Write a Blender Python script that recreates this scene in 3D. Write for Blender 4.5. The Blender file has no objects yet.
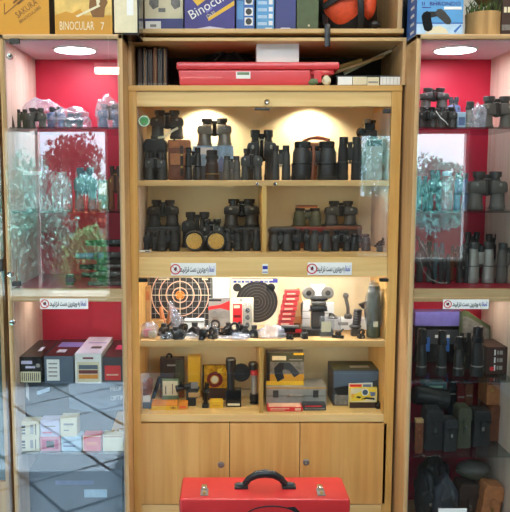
import bpy, bmesh, math, random
from mathutils import Vector, Matrix, noise
random.seed(7)
SC = bpy.context.scene
COL = SC.collection
# ------------------------------------------------------------------ camera
FPX, CX, CY = 700.0, 225.0, 256.0
PITCH = math.atan(76/700.0)
EYE = Vector((0, -2.25, 1.6))
cp, sp = math.cos(PITCH), math.sin(PITCH)
FW, UP, RT = Vector((0, cp, -sp)), Vector((0, sp, cp)), Vector((1, 0, 0))
def at(px, py, Y):
    d = FW + RT*((px-CX)/FPX) - UP*((py-CY)/FPX)
    return EYE + d*((Y-EYE.y)/d.y)
def X(px, Y, py=250): return at(px, py, Y).x
def Z(py, Y): return at(CX, py, Y).z
cam = bpy.data.cameras.new('camera'); camo = bpy.data.objects.new('camera', cam); COL.objects.link(camo)
camo.location = EYE; camo.rotation_euler = (math.pi/2-PITCH, 0, 0)
cam.sensor_width = 36; cam.lens = FPX/512*36; cam.shift_x = (255-CX)/512; cam.clip_start = .05
SC.camera = camo
SC.view_settings.view_transform = 'Standard'; SC.view_settings.look = 'None'
SC.view_settings.gamma = 1; SC.view_settings.use_curve_mapping = False
SC.view_settings.exposure = 0.3
# ------------------------------------------------------------------ materials
M = {}
def lin(c): return tuple(((v/255)/12.92 if v <= 10 else (((v/255)+.055)/1.055)**2.4) for v in c)
def newmat(n):
    m = bpy.data.materials.new(n); m.use_nodes = True
    nt = m.node_tree; b = nt.nodes['Principled BSDF']; M[n] = m
    return m, nt, b
def mat(n, rgb, rough=.5, metal=0., var=.12, scale=40., bump=0., coat=0.):
    m, nt, b = newmat(n); c = lin(rgb)
    b.inputs['Roughness'].default_value = rough; b.inputs['Metallic'].default_value = metal
    b.inputs['Coat Weight'].default_value = coat
    tc = nt.nodes.new('ShaderNodeTexCoord'); nz = nt.nodes.new('ShaderNodeTexNoise')
    nz.inputs['Scale'].default_value = scale; nz.inputs['Detail'].default_value = 3
    nt.links.new(tc.outputs['Object'], nz.inputs['Vector'])
    r = nt.nodes.new('ShaderNodeValToRGB'); r.color_ramp.elements[0].position = .3; r.color_ramp.elements[1].position = .7
    r.color_ramp.elements[0].color = tuple(v*(1-var) for v in c)+(1,); r.color_ramp.elements[1].color = tuple(min(1, v*(1+var)) for v in c)+(1,)
    nt.links.new(nz.outputs['Fac'], r.inputs['Fac']); nt.links.new(r.outputs['Color'], b.inputs['Base Color'])
    if bump:
        bp = nt.nodes.new('ShaderNodeBump'); bp.inputs['Strength'].default_value = bump; bp.inputs['Distance'].default_value = .002
        nt.links.new(nz.outputs['Fac'], bp.inputs['Height']); nt.links.new(bp.outputs['Normal'], b.inputs['Normal'])
    return m
def wood(n, c0, c1, axis='Z', rough=.4, plank=0.):
    m, nt, b = newmat(n); b.inputs['Roughness'].default_value = rough
    tc = nt.nodes.new('ShaderNodeTexCoord'); mp = nt.nodes.new('ShaderNodeMapping')
    sc = {'Z': (26, 26, 1.3), 'X': (1.3, 26, 26), 'Y': (26, 1.3, 26)}[axis]
    mp.inputs['Scale'].default_value = sc
    nt.links.new(tc.outputs['Object'], mp.inputs['Vector'])
    nz = nt.nodes.new('ShaderNodeTexNoise'); nz.inputs['Scale'].default_value = 1.6; nz.inputs['Detail'].default_value = 6; nz.inputs['Distortion'].default_value = .6
    nt.links.new(mp.outputs['Vector'], nz.inputs['Vector'])
    r = nt.nodes.new('ShaderNodeValToRGB'); r.color_ramp.elements[0].position = .32; r.color_ramp.elements[1].position = .68
    r.color_ramp.elements[0].color = lin(c0)+(1,); r.color_ramp.elements[1].color = lin(c1)+(1,)
    nt.links.new(nz.outputs['Fac'], r.inputs['Fac'])
    out = r.outputs['Color']
    if plank:
        n2 = nt.nodes.new('ShaderNodeTexNoise'); n2.inputs['Scale'].default_value = 1.; n2.inputs['Detail'].default_value = 0
        m2 = nt.nodes.new('ShaderNodeMapping'); m2.inputs['Scale'].default_value = (plank, plank, .2) if axis == 'Z' else (.2, plank, plank)
        nt.links.new(tc.outputs['Object'], m2.inputs['Vector']); nt.links.new(m2.outputs['Vector'], n2.inputs['Vector'])
        rr = nt.nodes.new('ShaderNodeValToRGB'); rr.color_ramp.interpolation = 'CONSTANT'
        rr.color_ramp.elements[0].color = (.93, .90, .86, 1); rr.color_ramp.elements[1].position = .42; rr.color_ramp.elements[1].color = (1, 1, 1, 1)
        e = rr.color_ramp.elements.new(.55); e.color = (.96, .93, .9, 1); e = rr.color_ramp.elements.new(.63); e.color = (1, .95, .9, 1)
        nt.links.new(n2.outputs['Fac'], rr.inputs['Fac'])
        mx = nt.nodes.new('ShaderNodeMix'); mx.data_type = 'RGBA'; mx.blend_type = 'MULTIPLY'; mx.inputs[0].default_value = 1
        nt.links.new(out, mx.inputs[6]); nt.links.new(rr.outputs['Color'], mx.inputs[7]); out = mx.outputs[2]
    nt.links.new(out, b.inputs['Base Color'])
    return m
def glass(n, tint=(.95, .98, .97), refl=.05, edge=.6, rough=0., body=0., bodycol=(1, 1, 1), bump=0.):
    m = bpy.data.materials.new(n); m.use_nodes = True; nt = m.node_tree; nt.nodes.clear(); M[n] = m
    o = nt.nodes.new('ShaderNodeOutputMaterial'); tr = nt.nodes.new('ShaderNodeBsdfTransparent'); gl = nt.nodes.new('ShaderNodeBsdfGlossy')
    tr.inputs[0].default_value = tuple(tint)+(1,); gl.inputs['Roughness'].default_value = rough
    lw = nt.nodes.new('ShaderNodeLayerWeight'); lw.inputs[0].default_value = .5
    pw = nt.nodes.new('ShaderNodeMath'); pw.operation = 'POWER'; pw.inputs[1].default_value = 4
    ml = nt.nodes.new('ShaderNodeMath'); ml.operation = 'MULTIPLY_ADD'; ml.inputs[1].default_value = edge; ml.inputs[2].default_value = refl
    nt.links.new(lw.outputs['Facing'], pw.inputs[0]); nt.links.new(pw.outputs[0], ml.inputs[0])
    mx = nt.nodes.new('ShaderNodeMixShader'); nt.links.new(ml.outputs[0], mx.inputs[0]); nt.links.new(tr.outputs[0], mx.inputs[1]); nt.links.new(gl.outputs[0], mx.inputs[2])
    res = mx
    if body:
        df = nt.nodes.new('ShaderNodeBsdfDiffuse'); df.inputs[0].default_value = tuple(bodycol)+(1,)
        m2 = nt.nodes.new('ShaderNodeMixShader'); m2.inputs[0].default_value = body
        nt.links.new(mx.outputs[0], m2.inputs[1]); nt.links.new(df.outputs[0], m2.inputs[2]); res = m2
    if bump:
        tc = nt.nodes.new('ShaderNodeTexCoord'); nz = nt.nodes.new('ShaderNodeTexNoise'); nz.inputs['Scale'].default_value = 60
        bp = nt.nodes.new('ShaderNodeBump'); bp.inputs['Strength'].default_value = bump; bp.inputs['Distance'].default_value = .01
        nt.links.new(tc.outputs['Object'], nz.inputs['Vector']); nt.links.new(nz.outputs['Fac'], bp.inputs['Height']); nt.links.new(bp.outputs['Normal'], gl.inputs['Normal'])
    nt.links.new(res.outputs[0], o.inputs[0])
    return m
def emit(n, rgb, s):
    m = bpy.data.materials.new(n); m.use_nodes = True; nt = m.node_tree; nt.nodes.clear(); M[n] = m
    o = nt.nodes.new('ShaderNodeOutputMaterial'); e = nt.nodes.new('ShaderNodeEmission')
    e.inputs[0].default_value = tuple(rgb)+(1,); e.inputs[1].default_value = s; nt.links.new(e.outputs[0], o.inputs[0]); return m

wood('pine', (206, 152, 76), (226, 180, 106), 'Z', .35)
wood('pine_h', (206, 154, 78), (228, 182, 108), 'X', .35)
wood('pine_light_h', (218, 178, 110), (234, 198, 134), 'X', .4)
wood('door_wood', (212, 158, 86), (226, 176, 104), 'Z', .38, plank=7.)
wood('beech', (196, 152, 100), (216, 176, 124), 'Z', .45)
wood('beech_h', (196, 154, 104), (220, 182, 132), 'X', .45)
wood('liner', (208, 180, 158), (224, 202, 184), 'Z', .5)  # paler pinkish wood, the LED cast put into its colour
wood('shelf_wood', (204, 160, 98), (222, 182, 122), 'X', .45)
wood('dark_wood', (70, 50, 34), (92, 68, 46), 'X', .6)
wood('stump', (150, 112, 66), (206, 166, 108), 'Z', .8)
mat('cream_back', (230, 214, 172), .6, var=.05, scale=6)
mat('red_back', (196, 22, 58), .5, var=.06, scale=5)
mat('shop_front', (70, 58, 48), .8, var=.1, scale=8)
mat('wall_paint', (226, 222, 212), .8, var=.03, scale=8, bump=.1)
mat('dark_back', (62, 52, 44), .8)
mat('black', (36, 35, 34), .36, var=.25, scale=120, bump=.25)
mat('black_soft', (30, 30, 30), .62, var=.3, scale=200, bump=.4)
mat('gloss_black', (24, 24, 26), .2, var=.2)
mat('grey_rubber', (84, 80, 74), .5, var=.15, scale=120, bump=.2)
mat('grey_dark', (58, 56, 53), .45, var=.2, scale=120, bump=.2)
mat('olive', (70, 70, 48), .55, var=.2, scale=100, bump=.2)
mat('green_box', (84, 96, 58), .5)
mat('brown_leather', (116, 62, 34), .45, var=.3, scale=60, bump=.4)
mat('tan_leather', (170, 104, 58), .5, var=.2, scale=60, bump=.3)
mat('dark_leather', (58, 40, 30), .4, var=.3, scale=60, bump=.4)
mat('black_leather', (40, 38, 37), .36, var=.25, scale=80, bump=.4)
mat('teal', (76, 104, 108), .35, var=.2)  # on the shelf binoculars this teal holds the tint of reflected foliage
mat('steel_blue', (104, 120, 160), .35, var=.2)
mat('silver', (190, 190, 188), .25, 1.0, var=.05)
mat('chrome', (220, 220, 216), .12, 1.0, var=.02)
mat('brass', (196, 160, 90), .3, 1.0, var=.05)
mat('pewter', (150, 146, 138), .4, .6, var=.1, scale=80)
mat('lens_amber', (206, 160, 84), .12, var=.6, scale=60, coat=1)  # yellow reflection in the lenses put into their colour
mat('lens_blue', (40, 60, 120), .08, var=.2, coat=1)
mat('white', (238, 236, 230), .5, var=.02)
mat('cream', (226, 214, 178), .5, var=.05)
mat('grey_card', (150, 146, 138), .6)
mat('red', (206, 48, 48), .38, var=.06, scale=12, coat=.2)
mat('red_plastic', (218, 66, 68), .3, var=.05, scale=12, coat=.3)
mat('red_print', (222, 44, 46), .4, var=.05)
mat('orange_red', (232, 84, 44), .6, var=.12, scale=70, bump=.3)
mat('orange', (226, 140, 44), .5)
mat('yellow', (232, 182, 44), .45, var=.06)
mat('yellow_bright', (240, 208, 60), .45)
mat('ochre', (204, 146, 44), .5, var=.06, scale=8)
mat('gold_print', (222, 186, 104), .45, var=.22, scale=26)
mat('brown_print', (126, 84, 36), .5)
mat('dark_brown', (60, 36, 26), .5)
mat('kraft', (178, 138, 88), .7)
mat('blue', (56, 104, 178), .4, var=.1, scale=12)
mat('navy', (52, 56, 122), .4, var=.15, scale=10)
mat('indigo', (58, 44, 128), .4, var=.15, scale=14)
mat('sky_blue', (92, 158, 210), .4, var=.12, scale=14)
mat('pale_blue', (178, 206, 228), .45, var=.1)
mat('violet_print', (120, 112, 190), .4)
mat('lilac', (206, 200, 226), .4, var=.05)
mat('charcoal', (56, 60, 66), .45, var=.12, scale=20)
mat('slate', (84, 98, 114), .35, var=.12, scale=9)
mat('photo_grey', (120, 116, 110), .5, var=.35, scale=70)
mat('photo_sky', (150, 180, 206), .35, var=.4, scale=36)
mat('gold_foil', (226, 160, 40), .28, .5, var=.5, scale=60, bump=.5)
mat('maroon', (110, 26, 24), .35)
mat('led_lilac_lining', (222, 206, 214), .5, var=.03)  # lilac cast of the LED light put into the lining colour
mat('red_lining', (150, 20, 44), .4, var=.06)
mat('pink', (222, 120, 140), .5, var=.15)
mat('magenta', (196, 40, 96), .5)
mat('ink', (22, 22, 24), .5)
mat('ink_blue', (40, 50, 150), .5)
mat('peach', (240, 190, 160), .5)
mat('moss', (74, 92, 40), .9, var=.5, scale=120)
mat('feather', (120, 78, 44), .8, var=.4, scale=60)
mat('green_sticker', (70, 150, 80), .5)
mat('mint', (190, 226, 196), .5)
mat('sage', (110, 130, 96), .5)
mat('leaf', (126, 192, 138), .6, var=.5, scale=3)
mat('leaf_sunlit', (140, 200, 190), .6, var=.5, scale=3)  # leaf colour brightened in place of sunlight on the foliage
mat('leaf_deep', (66, 84, 62), .7, var=.4, scale=3)
mat('brick_brown', (120, 84, 74), .8, var=.2, scale=12)
mat('dimming_mat_dark', (34, 32, 32), .9, var=.2, scale=60)
mat('leaf_red', (170, 84, 50), .6, var=.4, scale=3)
mat('bark', (90, 66, 48), .9, var=.3)
mat('facade', (232, 230, 226), .8)
mat('pavement', (128, 136, 132), .8, var=.1, scale=4)
mat('teal_panel', (70, 96, 92), .3, var=.1, scale=4)
glass('door_glass', (.975, .985, .98), .05, .5)
glass('side_glass', (.97, .985, .98), .08, .5)
glass('shelf_glass', (.76, .84, .84), .06, .8)
glass('wrap', (.93, .94, .98), .12, .6, .12, .2, (.85, .85, .95), .6)
glass('wrap_clear', (.86, .88, .9), .10, .5, .1, .05, (.8, .8, .85), .6)
glass('acrylic', (.96, .97, .98), .08, .5, .03, .1)
def tiles():
    m, nt, b = newmat('floor_tile'); b.inputs['Roughness'].default_value = .16
    tc = nt.nodes.new('ShaderNodeTexCoord'); mp = nt.nodes.new('ShaderNodeMapping'); mp.inputs['Rotation'].default_value = (0, 0, math.radians(38))
    br = nt.nodes.new('ShaderNodeTexBrick'); br.offset = 0; br.inputs['Scale'].default_value = 1.; br.inputs['Mortar Size'].default_value = .011
    br.inputs['Brick Width'].default_value = .42; br.inputs['Row Height'].default_value = .42
    br.inputs['Color1'].default_value = lin((190, 214, 236))+(1,); br.inputs['Color2'].default_value = lin((180, 206, 230))+(1,); br.inputs['Mortar'].default_value = lin((30, 30, 30))+(1,)  # tile blue holds the reflected sky in its colour
    nt.links.new(tc.outputs['Object'], mp.inputs['Vector']); nt.links.new(mp.outputs['Vector'], br.inputs['Vector'])
    nt.links.new(br.outputs['Color'], b.inputs['Base Color'])
    mr = nt.nodes.new('ShaderNodeMapRange'); mr.inputs[3].default_value = .22; mr.inputs[4].default_value = .8
    nt.links.new(br.outputs['Fac'], mr.inputs[0]); nt.links.new(mr.outputs[0], b.inputs['Roughness'])
tiles()
emit('led_face', (.94, .88, 1.), 44); emit('side_strip', (1, .93, .82), 42); emit('added_warm_strip', (1, .86, .6), 22); emit('added_panel_face', (1, .9, .76), 5); emit('tube_face', (1, .92, .8), 16)  # side strips, warm strips and ceiling panels are added lamps
emit('strip_face', (.96, .97, 1), 85); emit('puck_face', (1, .8, .5), 12)
# ------------------------------------------------------------------ mesh builder
class MB:
    def __init__(s): s.b = bmesh.new()
    def box(s, x0, x1, y0, y1, z0, z1, bev=0., seg=2):
        t = bmesh.new(); bmesh.ops.create_cube(t, size=1)
        bmesh.ops.scale(t, vec=(x1-x0, y1-y0, z1-z0), verts=t.verts)
        bmesh.ops.translate(t, vec=((x0+x1)/2, (y0+y1)/2, (z0+z1)/2), verts=t.verts)
        if bev: bmesh.ops.bevel(t, geom=list(t.edges), offset=bev, segments=seg, profile=.5, affect='EDGES')
        return s.add(t)
    def add(s, t):
        me = bpy.data.meshes.new('tmp'); t.to_mesh(me); t.free(); s.b.from_mesh(me); bpy.data.meshes.remove(me); return s
    def lathe(s, prof, o=(0, 0, 0), seg=20, mx=None):
        t = bmesh.new(); rings = []
        for r, z in prof:
            if r < 1e-6: rings.append([t.verts.new((0, 0, z))])
            else: rings.append([t.verts.new((r*math.cos(2*math.pi*i/seg), r*math.sin(2*math.pi*i/seg), z)) for i in range(seg)])
        for a, b in zip(rings, rings[1:]):
            for i in range(seg):
                j = (i+1) % seg
                if len(a) == 1 and len(b) == 1: continue
                if len(a) == 1: t.faces.new((a[0], b[j], b[i]))
                elif len(b) == 1: t.faces.new((a[i], a[j], b[0]))
                else: t.faces.new((a[i], a[j], b[j], b[i]))
        if mx: bmesh.ops.transform(t, matrix=mx, verts=t.verts)
        bmesh.ops.translate(t, vec=o, verts=t.verts)
        bmesh.ops.recalc_face_normals(t, faces=t.faces)
        return s.add(t)
    def tube(s, pts, r, seg=8, flat=1.):
        pts = [Vector(p) for p in pts]; t = bmesh.new(); rings = []
        for i, p in enumerate(pts):
            d = (pts[min(i+1, len(pts)-1)]-pts[max(i-1, 0)]).normalized()
            a = d.cross(Vector((0, 1, 0)))
            if a.length < .1: a = d.cross(Vector((1, 0, 0)))
            a.normalize(); c = d.cross(a).normalized()
            rr = r[i] if isinstance(r, (list, tuple)) else r
            rings.append([t.verts.new(p+a*rr*math.cos(2*math.pi*k/seg)+c*rr*flat*math.sin(2*math.pi*k/seg)) for k in range(seg)])
        for a, b in zip(rings, rings[1:]):
            for k in range(seg): t.faces.new((a[k], a[(k+1) % seg], b[(k+1) % seg], b[k]))
        t.faces.new(rings[0][::-1]); t.faces.new(rings[-1]); bmesh.ops.recalc_face_normals(t, faces=t.faces)
        return s.add(t)
    def prism(s, pts, y0, y1, bev=0.):
        t = bmesh.new(); a = [t.verts.new((x, y0, z)) for x, z in pts]; b = [t.verts.new((x, y1, z)) for x, z in pts]
        n = len(pts); t.faces.new(a); t.faces.new(b[::-1])
        for i in range(n): t.faces.new((a[i], b[i], b[(i+1) % n], a[(i+1) % n]))
        bmesh.ops.recalc_face_normals(t, faces=t.faces)
        if bev: bmesh.ops.bevel(t, geom=list(t.edges), offset=bev, segments=2, profile=.5, affect='EDGES')
        return s.add(t)
    def blob(s, sx, sy, sz, amp=.15, freq=2., sub=3, o=(0, 0, 0), seed=0, flat=None):
        t = bmesh.new(); bmesh.ops.create_icosphere(t, subdivisions=sub, radius=1)
        for v in t.verts:
            n = noise.noise(v.co*freq+Vector((seed*3.1, seed*1.7, seed))); k = 1+amp*n
            v.co = Vector((v.co.x*sx*k, v.co.y*sy*k, v.co.z*sz*k))
            if flat is not None and v.co.z < flat: v.co.z = flat
        bmesh.ops.translate(t, vec=o, verts=t.verts); return s.add(t)
    def mesh(s, name, m, smooth=True):
        me = bpy.data.meshes.new(name); s.b.to_mesh(me); s.b.free()
        if m: me.materials.append(M[m])
        if smooth:
            for p in me.polygons: p.use_smooth = True
            me.set_sharp_from_angle(angle=math.radians(28))
        return me
    def build(s, name, m, parent=None, loc=(0, 0, 0), rot=(0, 0, 0), smooth=True):
        o = bpy.data.objects.new(name, s.mesh(name, m, smooth)); COL.objects.link(o)
        o.location = loc; o.rotation_euler = rot; o.parent = parent
        if smooth and len(o.data.polygons) < 400: w = o.modifiers.new('normals', 'WEIGHTED_NORMAL'); w.keep_sharp = True
        return o
def tag(o, label, cat, group=None):
    o['label'] = label; o['category'] = cat
    if group: o['group'] = group
    return o
def thing(name, label, cat, loc=(0, 0, 0), rz=0., group=None):
    o = bpy.data.objects.new(name, None); COL.objects.link(o); o.empty_display_size = .03
    o.location = loc; o.rotation_euler = (0, 0, rz); return tag(o, label, cat, group)
def struct(name, bm, m):
    o = bm.build(name, m, smooth=False); o['kind'] = 'structure'; return o
def wpart(name, m, par, x0, x1, y0, y1, z0, z1, bev=.0015):
    """box part given in world coordinates"""
    l = par.location
    if par.parent: l = l + par.parent.location
    g = 'glass' in name
    return MB().box(x0-l.x, x1-l.x, y0-l.y, y1-l.y, z0-l.z, z1-l.z, bev, 1 if g else 2).build(name, m, par, smooth=not g)
def textmesh(s, size, rot=0., align='CENTER', ext=.0002, width=None, shear=0., bold=0.):
    cu = bpy.data.curves.new('t', 'FONT'); cu.body = s; cu.size = size; cu.align_x = align; cu.align_y = 'CENTER'; cu.extrude = ext; cu.shear = shear
    cu.resolution_u = 2; cu.offset = bold
    ob = bpy.data.objects.new('t', cu); COL.objects.link(ob)
    dg = bpy.context.evaluated_depsgraph_get(); me = bpy.data.meshes.new_from_object(ob.evaluated_get(dg))
    bpy.data.objects.remove(ob); bpy.data.curves.remove(cu)
    if width and len(me.vertices):
        xs = [v.co.x for v in me.vertices]; k = width/max(1e-6, max(xs)-min(xs)); me.transform(Matrix.Diagonal((k, 1, 1, 1)))
    me.transform(Matrix.Rotation(math.pi/2, 4, 'X') @ Matrix.Rotation(rot, 4, 'Z')); return me
def letter(par, s, x, y, z, size, m='ink', rot=0., align='CENTER', width=None, mx=None, shear=0., name='lettering', bold=0.):
    me = textmesh(s, size, rot, align, width=width, shear=shear, bold=bold); me.materials.clear(); me.materials.append(M[m]); me.name = name
    if mx: me.transform(mx)
    o = bpy.data.objects.new(name, me); COL.objects.link(o); o.location = (x, y, z); o.parent = par; return o
# ------------------------------------------------------------------ generic things placed by their shelf
def fit(px0, px1, pyt, Y, base, pyb=None):
    """centre x, width and height of something standing at depth Y on the height base"""
    pm = (pyt+(pyb or pyt+30))/2
    x0, x1 = at(px0, pm, Y).x, at(px1, pm, Y).x
    return (x0+x1)/2, x1-x0, Z(pyt, Y)-base
def carton(px0, px1, pyt, base, Y, depth, m, label, cat='box', name='carton', group=None, rz=0., part='body', bev=.001, h=None):
    """box with its front face at depth Y; returns thing, width, height; front face lies at local y = 0"""
    base += .0005; x, w, hh = fit(px0, px1, pyt, Y, base); hh -= .0006
    if h: hh = h
    t = thing(name, label, cat, (x, Y, base), rz, group)
    MB().box(-w/2, w/2, 0, depth, 0, hh, bev).build(part, m, t)
    t['w'], t['h'], t['d'] = w, hh, depth
    return t
def face(t, u0, u1, v0, v1, m, name='label_panel', lift=.0004, bev=0):
    w, h = t['w'], t['h']
    return MB().box(-w/2+u0*w, -w/2+u1*w, -lift, .0002, v0*h, v1*h, bev).build(name, m, t)
def ftext(t, s, u, v, size, m='ink', rot=0., width=None, lift=.001, align='CENTER'):
    w, h = t['w'], t['h']
    return letter(t, s, -w/2+u*w, -lift, v*h, size*h, m, rot, align, width*w if width else None)
def fpoly(t, pts, m, name='picture', lift=.0009):
    w, h = t['w'], t['h']
    return MB().prism([(-w/2+u*w, v*h) for u, v in pts], -lift, .0002).build(name, m, t, smooth=False)
def fdisc(t, u, v, r, m, name='disc', lift=.0008, r_in=0.):
    w, h = t['w'], t['h']; mx = Matrix.Rotation(math.pi/2, 4, 'X')
    pr = [(r_in, -.0001), (r, -.0001), (r, lift), (r_in, lift)]
    pr = pr+[pr[0]] if r_in else [(0, -.0001), (r, -.0001), (r, lift), (0, lift)]
    return MB().lathe(pr, (-w/2+u*w, 0, v*h), 28, mx).build(name, m, t, smooth=False)
# ---- binoculars: unit parts (width 1, height 1), cached per colour
STYLES = {'black': ('black', 'gloss_black', 'pewter'), 'soft': ('black_soft', 'black', 'grey_rubber'), 'grey': ('grey_rubber', 'grey_dark', 'pewter'),
          'dark': ('grey_dark', 'black', 'pewter'), 'olive': ('olive', 'black', 'pewter'), 'brown': ('dark_leather', 'black', 'brass'),
          'tan': ('brown_leather', 'dark_leather', 'brass'), 'teal': ('teal', 'slate', 'silver'), 'blue': ('steel_blue', 'charcoal', 'silver'), 'pewter': ('pewter', 'grey_dark', 'silver')}
CACHE = {}
def unit_parts(kind, st):
    if (kind, st) in CACHE: return CACHE[(kind, st)]
    a, b, c = STYLES[st]; L = []
    def add(n, bm, m): L.append((n, bm.mesh(n, m)))
    if kind == 'porro':
        for s in (-1, 1):
            add('barrel', MB().lathe([(0, 0), (.17, 0), (.2, .004), (.21, .02), (.21, .10), (.195, .11), (.195, .125), (.188, .14), (.175, .42), (.17, .5), (0, .5)], (s*.285, 0, 0)), a)
            add('prism_housing', MB().prism([(s*.06, .43), (s*.47, .45), (s*.495, .49), (s*.485, .68), (s*.44, .74), (s*.08, .775)], -.19, .19, .03), a)
            add('eyepiece', MB().lathe([(0, .74), (.145, .74), (.145, .775), (.12, .785), (.12, .86), (0, .86)], (s*.215, 0, 0)), b)
            add('eyecup', MB().lathe([(0, .85), (.145, .85), (.155, .86), (.158, .985), (.145, 1), (.11, .99), (.10, .95), (0, .95)], (s*.215, 0, 0)), b)
        for s in (-1, 1): add('screw_cap', MB().lathe([(0, 0), (.045, 0), (.04, .02), (0, .02)], (s*.30, -.185, .66), 14, Matrix.Rotation(math.pi/2, 4, 'X')), c)
        add('hinge', MB().lathe([(0, .36), (.055, .36), (.06, .37), (.06, .8), (0, .8)]), b)
        add('bridge_plate', MB().box(-.24, .24, -.05, .05, .79, .82, .01), c)
        add('focus_wheel', MB().lathe([(0, .82), (.08, .82), (.085, .83), (.085, .91), (.07, .925), (0, .925)], seg=16), b)
        add('bridge_arm', MB().box(-.22, .22, -.05, .05, .38, .46, .012), b)
    elif kind == 'roof':
        for s in (-1, 1):
            add('barrel', MB().lathe([(0, 0), (.17, 0), (.215, .004), (.222, .02), (.222, .12), (.21, .135), (.21, .40), (.19, .47), (.18, .72), (.15, .80), (.15, .84), (0, .84)], (s*.27, 0, 0)), a)
            add('eyecup', MB().lathe([(0, .83), (.15, .83), (.165, .845), (.17, .98), (.155, 1), (.12, .99), (.11, .95), (0, .95)], (s*.25, 0, 0)), b)
            add('rubber_band', MB().lathe([(.2, .40), (.222, .405), (.222, .43), (.2, .435)], (s*.27, 0, 0)), b)
        add('bridge', MB().box(-.14, .14, -.08, .08, .46, .76, .03), a)
        add('focus_wheel', MB().lathe([(0, .76), (.085, .76), (.09, .775), (.09, .87), (.08, .885), (0, .885)], seg=16), b)
        add('tripod_cap', MB().lathe([(0, .38), (.04, .38), (.05, .40), (.05, .47), (0, .47)], (0, 0, 0), 12), c)
    elif kind == 'mono':
        add('barrel', MB().lathe([(0, 0), (.42, 0), (.48, .006), (.49, .03), (.49, .18), (.44, .20), (.43, .52), (.38, .58), (.36, .70), (0, .70)]), a)
        add('focus_ring', MB().lathe([(0, .69), (.42, .69), (.44, .70), (.44, .80), (.42, .81), (0, .81)], seg=16), b)
        add('eyecup', MB().lathe([(0, .80), (.34, .80), (.37, .82), (.38, .97), (.34, 1), (.26, .99), (.24, .94), (0, .94)]), b)
        add('objective_ring', MB().lathe([(.4, .19), (.47, .195), (.47, .22), (.4, .225)]), c)
    elif kind == 'lying':      # objectives towards the viewer (-y), axis along y
        R = Matrix.Rotation(math.pi/2, 4, 'X')
        for s in (-1, 1):
            add('barrel', MB().lathe([(0, 0), (.2, 0), (.2, .04), (.235, .05), (.24, .02), (.25, .0), (.255, -.1), (.235, -.12), (.2, -.42), (.16, -.48), (0, -.48)][::-1], (s*.27, .0, .255), 20, R), a)
            add('objective_lens', MB().lathe([(0, .030), (.1, .026), (.2, .012), (.2, .008), (0, .008)], (s*.27, -.01, .255), 20, R), 'lens_amber')
            add('prism_housing', MB().box(s*.25-.18, s*.25+.18, .40, .66, .08, .46, .04), a)
            add('eyecup', MB().lathe([(0, -.64), (.1, -.64), (.12, -.8), (0, -.8)], (s*.2, 0, .27), 16, R), b)
        add('hinge', MB().lathe([(0, -.1), (.05, -.1), (.05, -.6), (0, -.6)], (0, 0, .30), 12, R), c)
        add('bridge_arm', MB().box(-.2, .2, .3, .36, .27, .33, .01), b)
    CACHE[(kind, st)] = L
    return L
def bino(kind, st, px0, px1, pyt, base, Y, label, group=None, rz=0., name=None, cat=None, tilt=0.):
    base += .0005; x, w, h = fit(px0, px1, pyt, Y, base)
    t = thing(name or ('monocular' if kind == 'mono' else 'binoculars'), label, cat or ('monocular' if kind == 'mono' else 'binoculars'), (x, Y, base), rz, group)
    t.rotation_euler = (0, tilt, rz)
    t.scale = (w, w, w) if kind == 'lying' else (w, w*.9, h)
    for n, me in unit_parts(kind, st):
        o = bpy.data.objects.new(n, me); COL.objects.link(o); o.parent = t
    t['top'] = base+h
    return base+h
def leather_case(px0, px1, pyt, base, Y, depth, m, label, group=None, rz=0., clasp='chrome', name='leather_case', round_=True):
    base += .0005; x, w, h = fit(px0, px1, pyt, Y, base)
    t = thing(name, label, 'case', (x, Y, base), rz, group); b = min(w, depth)*.2 if round_ else .004
    MB().prism([(-w*.5, .0), (w*.5, .0), (w*.46, h*.74), (-w*.46, h*.74)], -depth/2, depth/2, min(b, .006)).build('body', m, t)
    MB().prism([(-w*.5, h*.70), (w*.5, h*.70), (w*.5, h*.9), (w*.40, h), (-w*.40, h), (-w*.5, h*.9)], -depth/2-.004, depth/2+.002, min(b, .005)).build('lid', m, t)
    MB().box(-w*.09, w*.09, -depth/2-.007, -depth/2+.001, h*.36, h*.74, .0012).build('strap', m, t)
    MB().box(-w*.07, w*.07, -depth/2-.011, -depth/2-.004, h*.48, h*.58, .001).build('clasp', clasp, t)
    MB().tube([(-w*.49, -depth/2-.003, h*.70), (w*.49, -depth/2-.003, h*.70)], .0016, 6).build('piping', m, t)
    return t
def plastic_bag(px0, px1, pyt, base, Y, label, depth=.06, seed=1, group=None, m='wrap', amp=.35):
    x, w, h = fit(px0, px1, pyt, Y, base)
    o = MB().blob(w*.5, depth/2, h*.62, amp, 2.6, 3, (0, 0, h*.42), seed).build('plastic_bag', m, None, (x, Y, base))
    for v in o.data.vertices: v.co.z = max(.001, v.co.z)
    for p in o.data.polygons: p.use_smooth = seed % 2 == 0
    return tag(o, label, 'bag', group)
# ================================================================== the shop room
YF = -3.2                                        # inner face of the shop front
struct('floor', MB().box(-3, 3, -6, .6, -.1, 0), 'floor_tile')
SK = (-.45, .75, -3.05, -1.1)                    # unseen roof light, added to brighten the shop floor
struct('ceiling', MB().box(-3, SK[0], YF-.1, .6, 2.75, 2.85).box(SK[1], 3, YF-.1, .6, 2.75, 2.85).box(SK[0], SK[1], YF-.1, SK[2], 2.75, 2.85).box(SK[0], SK[1], SK[3], .6, 2.75, 2.85), 'wall_paint')
b = MB().box(SK[0], SK[1], SK[2], SK[2]+.05, 2.76, 2.84).box(SK[0], SK[1], SK[3]-.05, SK[3], 2.76, 2.84)
for x in (SK[0], SK[1]-.05): b.box(x, x+.05, SK[2], SK[3], 2.76, 2.84)
struct('added_roof_light', b, 'white')  # frame of the added roof light, out of view
struct('wall_left', MB().box(-2.9, -2.8, YF-.1, .6, 0, 2.75), 'wall_paint')
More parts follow.
